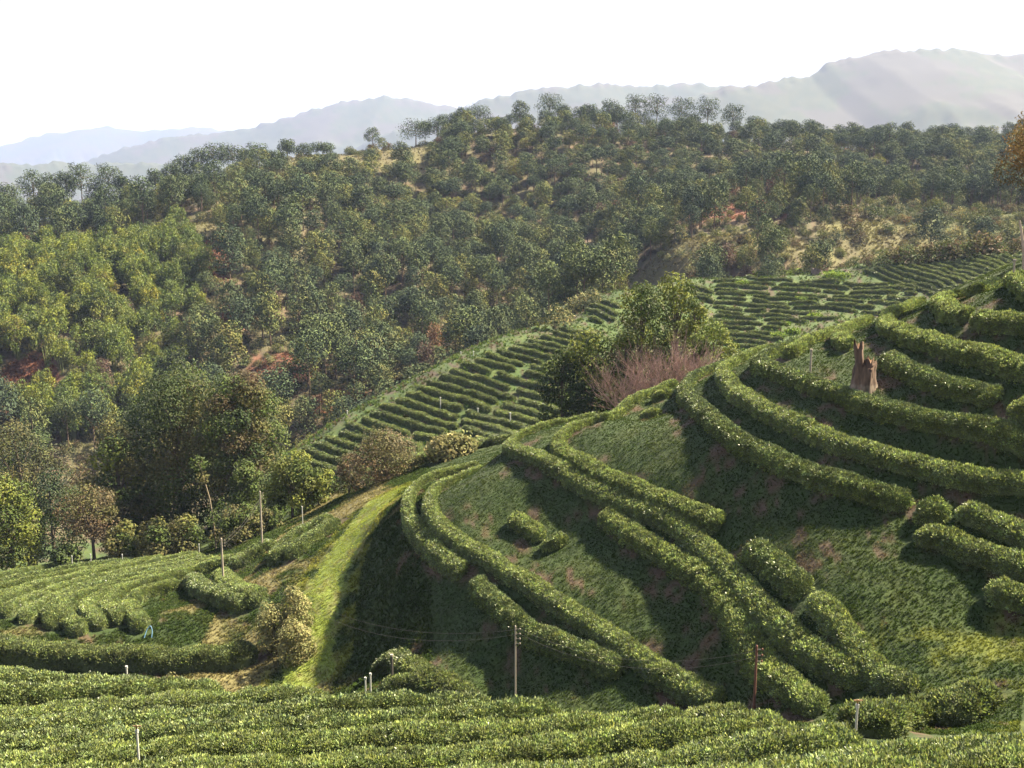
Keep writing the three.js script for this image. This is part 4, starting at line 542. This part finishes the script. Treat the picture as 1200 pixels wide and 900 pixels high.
const bamboos = [0, 1, 2].map((k) => {
  const r = rand(700 + k), lobes = [];
  for (let i = 0; i < 15; i++) { const a = i * 2.4 + r(), q = between(r, 0.2, 1), y = lerp(7.4, 2.6, q * q) * between(r, 0.85, 1.1); lobes.push([Math.cos(a) * 2.9 * q, y, Math.sin(a) * 2.9 * q, between(r, 0.7, 1.05), between(r, 0.9, 1.5)]); }
  const b = new Builder(); for (const l of lobes.slice(0, 10)) b.limb([[l[0] * 0.12, -0.4, l[2] * 0.12, 0.06], [l[0] * 0.4, l[1] * 0.65, l[2] * 0.4, 0.05], [l[0], l[1], l[2], 0.02]], 5, [0.12, 0.14, 0.04]);
  return { trunk: b.done(), crown: crown(lobes, { leaf: 0.55, slim: 0.3, count: 1250, tones: [[[0.15, 0.19, 0.03], [0.11, 0.155, 0.028], [0.075, 0.115, 0.026]], [[0.09, 0.135, 0.028], [0.14, 0.18, 0.03]], [[0.18, 0.20, 0.035], [0.10, 0.14, 0.03]]][k], seed: 740 + k, hang: 0.6 }) };
});
const bushes = [0, 1, 2].map((k) => {
  const lobes = lobesIn(9, 1.5, 0.3, 1.9, 800 + k, { size: 0.5, taper: 0.1 });
  return { trunk: trunk(1.2, 0.06, lobes.slice(0, 5), 820 + k, BARK, 0.2, 5), crown: crown(lobes, { leaf: 0.34, count: 520, tones: [[[0.09, 0.105, 0.035], G_MID], [G_BROWN, G_OLIVE], [[0.07, 0.09, 0.04], G_PALE]][k], seed: 840 + k }) };
});
const dyed = (m) => [[1, 1, 1], [1.3, 1.18, 0.95], [0.82, 0.86, 0.98]].map((c) => { const d = m.clone(); d.color.setRGB(...c); return d; }), needleMats = dyed(needleMat), leafMats = dyed(leafMat);
const forest = { pine: [], leafy: [], bamboo: [], bush: [] };
{
  const r = rand(77), S = 5.3;
  const ridgeSpots = RIDGE_PINES.map((p) => [p[0], p[2]]);
  for (let D = 172; D < 520; D += S) for (let x = -0.62 * D; x < 0.62 * D; x += S) {
    const px = x + between(r, -0.48, 0.48) * S, pz = -D + between(r, -0.48, 0.48) * S, u = r(), v = r(), w = r();
    if (!inForest(px, pz + 6) || -pz > interp(px / -pz, [-0.485, -0.324, -0.202, -0.129, 0, 0.121, 0.243, 0.364, 0.477], [330, 345, 380, 400, 430, 446, 452, 466, 512]) || ridgeSpots.some(([a, b]) => Math.hypot(a - px, b - pz) < 3)) continue;
    const [cd, kind] = clearing(px, pz), bam = BAMBOO.some(([a, b, q]) => Math.hypot(a - px, b - pz) < q * (1 + 0.25 * n2(px / 15, pz / 15)));
    const slot = [px, pz, u]; if (bam) { for (const q of [0.3, 0.7]) if (w > q * 0.9) forest.bamboo.push([px + between(r, -3, 3), pz + between(r, -3, 3), v]); }
    if (cd < 1) { if (kind === 2 ? u < 0.85 : u < 0.32) forest.bush.push(slot); if (kind === 1 && v > 0.95) forest.pine.push(slot); continue; }
    if (-pz < (px < -20 ? 186 : 200) || (px > 70 && -pz < 262)) { if (u < 0.6) forest.bush.push(slot); else if (w < 0.5) forest.leafy.push(slot); continue; }
    if (bam) { if (u < 0.88) forest.bamboo.push(slot); else forest.leafy.push(slot); continue; }
    if (fbm(px / 22, pz / 22) > 0.42 && u < 0.35) { forest.bush.push(slot); continue; }
    if (u > 0.90) forest.leafy.push(slot); else if (u < 0.87) forest.pine.push(slot);
  }
}
console.log('forest', Object.entries(forest).map(([k, v]) => k + ' ' + v.length).join(', '));
function plantForest(list, kinds, name, label, category, group, most, size, restLabel, material) {
  const score = ([x, z]) => (Math.abs(x) < -z * 0.5 ? 0 : 1000) - z, order = [...list].sort((a, b) => score(a) - score(b)), r = rand(list.length);
  const protos = kinds.map(() => null), rest = kinds.map(() => []);
  order.forEach(([x, z, u], i) => {
    const k = Math.floor(r() * kinds.length), s = between(r, size[0], size[1]), t = r() * 6.283, tall = between(r, 0.85, 1.2) * (category === 'tree' && z < -320 ? 0.75 : 1), y = height(x, z) - 0.15;
    if (i >= most) { rest[k].push([x, y, z, s, t, tall]); return; }
    const o = new THREE.Group(); o.name = numbered(name); scene.add(o); info(o, label, category, group);
    o.position.set(x, y, z); o.rotation.y = t; o.scale.set(s, s * tall, s);
    part('trunk', kinds[k].trunk, barkMat, o); part('crown', kinds[k].crown, material[i % 3], o);
  });
  if (!rest.some((q) => q.length)) return;
  const g = thing(name + '_mass', restLabel, category, [0, 0, 0]); g.userData.kind = 'stuff';
  const M = new THREE.Matrix4(), Y = new THREE.Vector3(0, 1, 0);
  rest.forEach((q, k) => [['trunks', kinds[k].trunk, barkMat], ['crowns', kinds[k].crown, material[k % 3]]].forEach(([n, geo, m]) => {
    if (!q.length) return;
    const im = shade(new THREE.InstancedMesh(geo, m, q.length)); im.name = n; im.userData.kind = 'stuff';
    q.forEach(([x, y, z, s, t, tall], i) => im.setMatrixAt(i, M.compose(new THREE.Vector3(x, y, z), new THREE.Quaternion().setFromAxisAngle(Y, t), new THREE.Vector3(s, s * tall, s))));
    g.add(im);
  }));
}
plantForest(forest.pine, pines, 'pine_tree', 'pine tree in the dense forest on the far hillside', 'tree', 'forest pines on the far hillside', 300, [0.6, 1.25], 'pine forest reaching up to the ridge of the far hillside', needleMats);
plantForest(forest.bamboo, bamboos, 'bamboo_clump', 'yellow green feathery bamboo clump on the far hillside', 'bamboo', 'bamboo clumps on the far hillside', 300, [0.8, 1.15], 'bamboo thicket on the far hillside', leafMats);
plantForest(forest.leafy, leafy, 'forest_tree', 'rounded leafy tree scattered among the pines of the far hillside', 'tree', 'leafy trees among the forest pines', 300, [0.6, 1.05], 'leafy trees in the far forest', leafMats);
plantForest(forest.bush, bushes, 'forest_shrub', 'low shrub in a clearing of the far hillside', 'shrub', 'shrubs in the forest clearings', 300, [0.7, 1.7], 'low scrub of the far hillside', leafMats);
{
  const r = rand(88), lists = bushes.map(() => []);
  for (let i = 0; i < 9000; i++) { const D = between(r, 175, 430), x = between(r, -0.56, 0.56) * D; if (!inForest(x, -D + 4)) continue; const [cd] = clearing(x, -D); if (cd < 0.95 && r() < 0.8) continue; lists[Math.floor(r() * 3)].push([x, height(x, -D) - 0.2, -D, between(r, 0.4, 1.0), r() * 6.283]); }
  const g = thing('undergrowth', 'low brushwood growing on the forest floor of the far hillside', 'undergrowth', [0, 0, 0]); g.userData.kind = 'stuff';
  const M = new THREE.Matrix4(), Y = new THREE.Vector3(0, 1, 0);
  lists.forEach((q, k) => { const im = shade(new THREE.InstancedMesh(bushes[k].crown, leafMats[(k + 1) % 3], q.length)); im.name = 'brush'; im.userData.kind = 'stuff'; q.forEach(([x, y, z, s, t], i) => im.setMatrixAt(i, M.compose(new THREE.Vector3(x, y, z), new THREE.Quaternion().setFromAxisAngle(Y, t), new THREE.Vector3(s, s, s)))); g.add(im); });
}
// tall pines standing out along the ridge
RIDGE_PINES.forEach(([x, y, z, h, R], i) => {
  const seed = 900 + i, top = h < 11 ? 0.4 : 0.55, lobes = lobesIn(15, R * 1.25, h * top, h - 0.6, seed, { size: 0.4, flat: 0.6, taper: 0.2 });
  makeTree('ridge_pine', i === 0 ? 'tallest pine with a bare trunk standing alone on the ridge' : i < 4 ? 'tall pine of the small group beside the bare ridge patch' : i < 7 ? 'pine of the dark clump on the open grassy ridge' : i === 9 ? 'low flat topped pine alone on the dry ridge' : i === 8 ? 'slim pine at the edge of the dry ridge grass' : i < 18 ? 'tall dark pine of the clump on the lower ridge' : i < 26 ? 'tall pine on the low end of the ridge above the bamboo' : 'tall pine rising above the forest on the highest ridge', 'tree', [x, y, z], lobes, { h: h * 0.93, r0: 0.24, seed, count: 1700, leaf: 0.55, slim: 0.45, tones: [PINE3, PINE, PINE3], from: 0.6, m: needleMat, outward: 0.9, bark: [0.13, 0.09, 0.06] }, 'tall pines along the ridge');
});
// shrubs along the top edge of the far terraces
TOPSHRUBS.forEach(([x, y, z, s], i) => { const k = i > 11 && i < 17 ? 2 : i % 2; const o = thing('shrub', k === 2 ? 'pale shrub at the edge of the far grassy slope' : 'olive shrub lining the top of the far terraces', 'shrub', [x, y - 0.1, z], k === 2 ? 'pale shrubs at the far slope edge' : 'shrubs lining the far terraces'); o.scale.setScalar(s * 0.85); o.rotation.y = i; part('trunk', bushes[k].trunk, barkMat, o); part('crown', bushes[k].crown, leafMat, o); });

// ------------------------------------------------------------------ dry shrub, stump, poles, wires, stakes, sprinklers
DRY.forEach(([x, y, z], i) => {
  const t = thing('dry_shrub', ['leafless pink twigged shrub at the end of the shoulder hedge', 'leafless pink twigged shrub in front of the bright topped tree', 'leafless pink twigged shrub beside the lime green one'][i], 'shrub', [x, y, z], 'dry shrubs on the hill shoulder'), r = rand(60 + i), b = new Builder(), col = [0.24, 0.16, 0.13];
  const grow = (p, d, len, rad, level) => {
    const pts = [[...p, rad]]; let q = p, e = d;
    for (let k = 0; k < 3; k++) { e = unit([e[0] + between(r, -0.28, 0.28), e[1] + between(r, -0.12, 0.3), e[2] + between(r, -0.28, 0.28)]); q = [q[0] + e[0] * len / 3, q[1] + e[1] * len / 3, q[2] + e[2] * len / 3]; pts.push([...q, rad * (0.85 - 0.22 * k)]); if (level < 3 && r() < 0.95) grow(q, unit([e[0] + between(r, -0.9, 0.9), e[1] + between(r, -0.3, 0.5), e[2] + between(r, -0.9, 0.9)]), len * between(r, 0.5, 0.75), rad * 0.6, level + 1); }
    b.limb(pts, level < 2 ? 5 : 3, level > 1 ? [0.33, 0.22, 0.185] : col);
    if (level < 3) grow(q, e, len * 0.6, rad * 0.55, level + 1);
  };
  for (let k = 0; k < 24; k++) { const a = k * 2.4; grow([Math.cos(a) * 0.2, -0.2, Math.sin(a) * 0.2], unit([Math.cos(a) * 0.9, between(r, 0.5, 1.3), Math.sin(a) * 0.9]), [2.0, 2.4, 1.7][i] * between(r, 0.8, 1.2), 0.035, 0); }
  part('branches', b.done(), barkMat, t);
});
{
  const [x, y, z] = STUMP, H = (STUMPTOP[1] - y) * 0.86, t = thing('tree_stump', 'weathered brown tree stump with a forked broken top among the hill hedges', 'stump', [x, y, z]), b = new Builder(), c = [0.22, 0.15, 0.105], e = [0.15, 0.09, 0.062];
  const stem = (build, height0, tops, sides, rings, radius, offset, colour) => {          // fluted column whose rim ends in splinters
    const k0 = build.p.length / 3;
    for (let j = 0; j <= rings; j++) for (let q = 0; q < sides; q++) {
      const a = q / sides * 6.2832, v = j / rings, rim = tops(a), yy = lerp(height0, rim, v), flute = 1 + 0.10 * Math.sin(a * 5 + yy) + 0.07 * Math.sin(a * 11 - yy * 2) + 0.12 * n3(Math.cos(a) * 2, yy * 1.4, Math.sin(a) * 2), rr = radius(yy) * flute;
      const tone = 1 + 0.5 * n3(Math.cos(a) * 5, yy * 1.1, Math.sin(a) * 5) + 0.25 * n3(Math.cos(a) * 14, yy * 3, Math.sin(a) * 14);
      build.vertex([offset(yy) + Math.cos(a) * rr, yy, Math.sin(a) * rr], unit([Math.cos(a) + 0.5 * Math.cos(a * 5 + yy) * Math.sin(a), 0.1, Math.sin(a) - 0.5 * Math.cos(a * 5 + yy) * Math.cos(a)]), colour(yy).map((x) => x * tone));
    }
    for (let j = 0; j < rings; j++) for (let q = 0; q < sides; q++) { const a = k0 + j * sides + q, c2 = k0 + j * sides + (q + 1) % sides; build.i.push(a, a + sides, c2, c2, a + sides, c2 + sides); }
    const m = build.vertex([offset(1.2), tops(0) * 0.75, 0], [0, 1, 0], [0.16, 0.09, 0.06]); for (let q = 0; q < sides; q++) build.i.push(k0 + rings * sides + q, m, k0 + rings * sides + (q + 1) % sides);
  };
  stem(b, -0.3, (a) => 1.25 + 0.14 * Math.sin(a * 3 + 1) + 0.13 * Math.sin(a * 8) + 0.1 * n2(a * 3, 4), 48, 22, (yy) => 0.47 + 0.22 * Math.exp(-(yy + 0.1) * 3.2), () => 0, (yy) => (yy < 0.45 ? [0.19, 0.15, 0.115] : [0.12, 0.08, 0.058])); part('trunk', b.done(), barkMat, t);
  const f = new Builder(); stem(f, 0.8, (a) => H * 0.9 + 0.12 * Math.sin(a * 2) + 0.12 * Math.sin(a * 5 + 1), 22, 16, (yy) => 0.22 - 0.05 * clamp(yy - 1) + (yy > H * 0.8 ? 0.03 : 0), (yy) => -0.16 - 0.10 * clamp(yy - 0.8) - 0.08 * clamp(yy - 1.5), () => [0.11, 0.07, 0.05]); part('branch', f.done(), barkMat, t);
  const f2 = new Builder(); stem(f2, 0.8, (a) => 1.55 + 0.1 * Math.sin(a * 3) + 0.08 * Math.sin(a * 7), 20, 10, () => 0.2, () => 0.2, () => [0.12, 0.078, 0.055]); part('branch', f2.done(), barkMat, t);
  for (const [a, l] of [[0.4, 0.55], [2.2, 0.5], [3.9, 0.6], [5.3, 0.5]]) { const q = new Builder(); q.limb([[Math.cos(a) * 0.3, 0.25, Math.sin(a) * 0.3, 0.2], [Math.cos(a) * l, 0.02, Math.sin(a) * l, 0.14], [Math.cos(a) * l * 1.6, -0.3, Math.sin(a) * l * 1.6, 0.06]], 7, c, 0.2); part('root', q.done(), barkMat, t); }
}
const woodPole = std({ color: lin(0.30, 0.26, 0.21), roughness: 0.9 }), rustPole = std({ color: lin(0.17, 0.075, 0.05), roughness: 0.85 }), whitePipe = std({ color: lin(0.45, 0.45, 0.42), roughness: 0.5 }), darkMetal = std({ color: lin(0.08, 0.07, 0.065), roughness: 0.6 }), brass = std({ color: lin(0.35, 0.22, 0.12), roughness: 0.45, metalness: 0.6 }), wireMat = std({ color: lin(0.10, 0.09, 0.085), roughness: 0.6 });
const wireEnds = {};
for (const [key, label, m, rad, arms] of [['field', 'wooden wire pole standing in the tea of the lower field', woodPole, 0.07, 3], ['bank', 'pale wooden wire pole beside the leafy shrub on the bank', woodPole, 0.07, 3], ['gully', 'pale thin pole with four insulators in the gully', woodPole, 0.042, 4], ['rusty', 'rusty brown thin pole in front of the lone hill row', rustPole, 0.045, 3]]) {
  const [x, y, z] = POLES[key], H = POLE_TOPS[key][1] - y, t = thing('wire_pole', label, 'pole', [x, y, z], 'wire poles');
  const g = new THREE.CylinderGeometry(rad * 0.8, rad, H + 0.5, 10); g.translate(0, H / 2 - 0.25, 0); part('post', g, m, t);
  const cap = new THREE.ConeGeometry(rad * 0.8, 0.05, 10); cap.translate(0, H + 0.025, 0); part('cap', cap, m, t);
  wireEnds[key] = [];
  for (let k = 0; k < arms; k++) {
    const yy = H - 0.12 - k * 0.2, s = new THREE.CylinderGeometry(0.012, 0.012, 0.16, 6); s.rotateZ(Math.PI / 2); s.translate(rad + 0.06, yy, 0.0);
    const a = part('bracket', s, darkMetal, t), ins = new THREE.LatheGeometry([[0, -0.04], [0.022, -0.035], [0.03, -0.01], [0.018, 0], [0.03, 0.012], [0.02, 0.035], [0, 0.04]].map(([u, v]) => new THREE.Vector2(u, v)), 10);
    ins.translate(rad + 0.14, yy, 0); part('insulator', ins, key === 'rusty' ? rustPole : woodPole, a); wireEnds[key].push([x + rad + 0.14, y + yy, z]);
  }
}
for (const [a, b, sag, label] of [['bank', 'field', 0.35, 'overhead wire between the two poles of the lower field'], ['field', 'gully', 2.2, 'overhead wire sagging from the field pole to the gully pole'], ['gully', 'rusty', 0.8, 'overhead wire sagging from the gully pole to the rusty pole']])
  for (let k = 0; k < 2; k++) { const p = wireEnds[a][k], q = wireEnds[b][k], pts = []; for (let i = 0; i <= 16; i++) { const t = i / 16; pts.push(new THREE.Vector3(lerp(p[0], q[0], t), lerp(p[1], q[1], t) - sag * (1 + 0.12 * k) * 4 * t * (1 - t), lerp(p[2], q[2], t))); } const o = part(numbered('overhead_wire'), new THREE.TubeGeometry(new THREE.CatmullRomCurve3(pts), 40, 0.005, 5), wireMat, scene); info(o, label, 'wire', 'overhead wires'); }
STAKES.forEach(([x, y, z, h], i) => {
  const far = i > 11 && i < 20, dark = i === 20 || i === 10 || i === 11, t = thing('stake', i < 7 ? 'white pipe stake among the tea of the lower field' : i === 7 ? 'white stake under the yellow green tree by the broad hedge' : i < 10 ? 'short pale post at the end of the gully knob hedges' : i === 10 ? 'thin stake in front of the stub hedge left of the stump' : i === 11 ? 'thin stake beside the topmost hill hedge' : i === 20 ? 'dark post on top of the gully knob' : i === 21 ? 'small white stake showing above the near tea hedges' : 'thin white stake on the grassy slope across the valley', 'stake', [x, y, z], i < 7 ? 'stakes of the lower field' : far ? 'stakes of the far slope' : i < 10 && i > 7 ? 'posts of the gully knob' : undefined);
  const r = far ? 0.06 : dark ? 0.05 : 0.032, H = Math.max(0.6, h), g = new THREE.CylinderGeometry(r, r, H + 0.3, 8); g.translate(0, H / 2 - 0.15, 0); part('post', g, dark ? (i === 20 ? darkMetal : woodPole) : whitePipe, t);
  const c = new THREE.CylinderGeometry(r * 1.5, r * 1.5, 0.09, 8); c.translate(0, H, 0); part('cap', c, dark ? woodPole : whitePipe, t);
});
SPRINKLERS.forEach(([x, y, z, h], i) => {
  const t = thing('sprinkler', i ? 'white sprinkler riser deep in the near tea hedges' : 'white sprinkler riser with a brass head in front of the saddle hedge', 'sprinkler', [x, y, z]), r = 0.024;
  const g = new THREE.CylinderGeometry(r, r, h + 0.2, 12); g.translate(0, h / 2 - 0.14, 0); part('riser', g, whitePipe, t);
  const c = new THREE.CylinderGeometry(r * 1.5, r * 1.5, 0.07, 12); c.translate(0, h - 0.1, 0); part('coupling', c, whitePipe, t);
  const n = new THREE.CylinderGeometry(0.016, 0.022, 0.09, 10); n.translate(0, h - 0.03, 0); part('nozzle_body', n, brass, t);
  const a = new THREE.BoxGeometry(0.17, 0.022, 0.024); a.translate(0.01, h + 0.02, 0); part('arm', a, brass, t);
  const f = new THREE.TorusGeometry(0.035, 0.008, 6, 14, Math.PI); f.translate(0, h, 0); part('frame', f, brass, t);
});
{
  const [x, y, z] = FIELDSTUMP, t = thing('tree_stump', 'low grey brown stump on the top edge of the far terraces', 'stump', [x, y, z]), b = new Builder();
  b.limb([[0, -0.4, 0, 1.25], [0, 0.4, 0, 1.05], [0.1, 0.9, 0, 0.95], [0.15, 1.15, 0, 0.6], [0.15, 1.1, 0, 0.02]], 14, [0.16, 0.12, 0.10], 0.3); part('trunk', b.done(), barkMat, t);
  const q = new Builder(); q.limb([[-0.8, 0.7, 0, 0.35], [-0.95, 1.2, 0.1, 0.28], [-1.0, 1.4, 0.1, 0.04]], 8, [0.2, 0.16, 0.13], 0.3); part('branch', q.done(), barkMat, t);
}
WEEDS.forEach(([x, y, z], i) => {
  const s = i < 6 ? 1.5 : 0.8, lobes = []; for (let k = 0; k < 7; k++) { const a = k * 2.4; lobes.push([Math.cos(a) * s * 1.3 * Math.sqrt(k / 7), 0.45 * s * 0.7, Math.sin(a) * s * 0.7, s * 0.62, s * 0.42]); }
  const t = thing('weed_patch', i < 6 ? 'bright lime weeds beside the stump on the far terraces' : 'bright lime weeds growing between the far terrace hedges', 'weeds', [x, y, z], i < 6 ? 'weeds beside the far stump' : 'weeds between far hedges');
  part('leaves', crown(lobes, { leaf: 0.36, slim: 0.7, count: 420, tones: [[0.17, 0.24, 0.025], [0.13, 0.2, 0.025]], seed: 40 + i }), leafMat, t);
});
{
  const [x, y, z] = DEADSTICK, g = height(x, z), t = thing('dead_branch', 'bleached dead branch standing under the rusty brown tree', 'branch', [x, g, z]), b = new Builder(), H = y - g;
  b.limb([[0.5, -0.2, 0, 0.09], [0.35, H * 0.5, 0, 0.08], [0.12, H * 0.85, 0, 0.07], [0, H, 0, 0.05]], 8, [0.42, 0.33, 0.26], 0.2); part('trunk', b.done(), barkMat, t);
  const q = new Builder(); q.limb([[0.3, H * 0.6, 0, 0.05], [0.6, H * 0.85, 0.1, 0.03], [0.75, H * 1.02, 0.15, 0.012]], 6, [0.35, 0.27, 0.2], 0.2); part('branch', q.done(), barkMat, t);
}
{ const [x, y, z] = HOSE, pts = [[-0.1, 0.05, 0.3], [0, 0.45, 0], [0.15, 0.62, -0.1], [0.28, 0.4, 0], [0.3, 0.02, 0.2]].map((p) => new THREE.Vector3(x + p[0], y + p[1], z + p[2])); info(part('hose', new THREE.TubeGeometry(new THREE.CatmullRomCurve3(pts), 30, 0.025, 8), std({ color: lin(0.10, 0.22, 0.36), roughness: 0.5 }), scene), 'blue hose loop on the grass above the long straight hedge', 'hose'); }
// curved bare sapling in front of the largest tree
{ const [x, y, z, h] = NEAR_TREES.shrub3, t = thing('bare_sapling', 'curved bare thin trunk in front of the largest domed tree', 'tree', [x + 2.2, y, z - 1]), b = new Builder(); b.limb([[0.2, -0.3, 0, 0.07], [0.1, 2.5, 0, 0.065], [-0.15, 5, 0, 0.055], [-0.7, 7.4, 0, 0.045], [-1.0, 8.3, 0, 0.03]], 7, [0.22, 0.18, 0.12], 0.1); part('trunk', b.done(), barkMat, t); const lobes = [[-1.0, 8.2, 0, 0.7, 0.6], [-0.6, 7.0, 0.2, 0.5, 0.5], [0.1, 3.4, 0.2, 0.5, 0.7], [0.3, 1.8, 0, 0.6, 0.6]]; part('crown', crown(lobes, { leaf: 0.28, count: 420, tones: [G_MID, G_OLIVE], seed: 33 }), leafMat, t); }

// ------------------------------------------------------------------ grass and weeds on the banks
const tufts = [1, 2, 3].map((seed) => {
  const r = rand(seed * 57), b = new Builder();
  for (let i = 0; i < 12; i++) {
    const a = r() * 6.283, lean = between(r, 0.25, 1.2), d = unit([Math.cos(a) * lean, 1, Math.sin(a) * lean]), n = unit([-d[1] * Math.cos(a), Math.hypot(d[0], d[2]) + 0.1, -d[1] * Math.sin(a)]), v = between(r, 0.75, 1.25);
    if (seed < 3) b.leaf([Math.cos(a) * 0.25 * r(), -0.05, Math.sin(a) * 0.25 * r()], d, n, between(r, 0.5, 1.1), between(r, 0.10, 0.2), [v, v, v], 0.1);
    else b.leaf([Math.cos(a) * 0.5 * r(), between(r, 0.05, 0.5), Math.sin(a) * 0.5 * r()], unit([d[0], 0.4, d[2]]), unit([n[0] * 0.4, 1, n[2] * 0.4]), between(r, 0.28, 0.48), between(r, 0.18, 0.28), [v, v, v], 0.06);
  }
  return b.done();
});
function grass(name, label, count, seed, pick, size, flavour) {
  const r = rand(seed), lists = [[], [], []];
  for (let i = 0, tries = 0; i < count && tries < count * 6; tries++) {
    const [x, z] = pick(r); if (-z < crest(x) + 1.2 || rowDistance(x, z) < (x > -8 && -z < 90 ? 0.36 : 0.6)) continue;
    i++; const c = groundColour(x, z), soil = c[0] > c[1] * 1.02; if (soil && r() < (flavour?.bare ?? 0.55)) continue;
    const pd = -z < 95 ? pathDistance(x, z) : 9, k = pd < 2 ? (r() < 0.5 ? 0 : 1) : (r() < 0.14 ? 2 : r() < 0.5 ? 0 : 1), v = between(r, 0.75, 1.35), s = between(r, size[0], size[1]) * (pd < 1.7 ? 0.6 : 1);
    const g = soil ? mixc(c, STRAW, -z > 150 ? 0.15 : 0.3) : mixc(c, [c[0] * 1.25, c[1] * 1.15, c[2]], r());
    lists[k].push([x, height(x, z), z, s, r() * 6.283, g[0] * v, g[1] * v, g[2] * v]);
  }
  const o = thing(name, label, 'grass', [0, 0, 0]); o.userData.kind = 'stuff';
  const M = new THREE.Matrix4(), Y = new THREE.Vector3(0, 1, 0), C = new THREE.Color();
  lists.forEach((q, k) => { const im = shade(new THREE.InstancedMesh(tufts[k], grassMat, q.length)); im.name = 'tufts'; im.userData.kind = 'stuff'; q.forEach(([x, y, z, s, t, R, G, B], i) => { im.setMatrixAt(i, M.compose(new THREE.Vector3(x, y, z), new THREE.Quaternion().setFromAxisAngle(Y, t), new THREE.Vector3(s, s, s))); im.setColorAt(i, C.setRGB(R, G, B)); }); o.add(im); });
}
grass('hill_grass', 'dark green grass and weeds covering the terraced hill', 190000, 5, (r) => { const D = between(r, 24, 84); return [lerp(-0.13, 0.52, r()) * D, -D]; }, [0.045, 0.10]);
grass('bank_grass', 'green and straw coloured grass on the banks beside the path', 90000, 6, (r) => { const D = between(r, 40, 92); return [lerp(-0.52, -0.08, r()) * D, -D]; }, [0.08, 0.2]);
grass('far_slope_grass', 'short grass between the hedges of the far slope', 26000, 7, (r) => { const D = between(r, 92, 215); return [lerp(-0.3, 0.5, r()) * D, -D]; }, [0.25, 0.6], { bare: 0.3 });
grass('clearing_grass', 'dry grass in the forest clearings', 22000, 8, (r) => { const k = CLEARINGS[Math.floor(r() * CLEARINGS.length)], a = r() * 6.283, q = Math.sqrt(r()); return [k[0] + Math.cos(a) * q * k[2], k[1] + Math.sin(a) * q * k[3]]; }, [0.4, 0.9], { bare: 0.2 });

renderer.render(scene, camera);
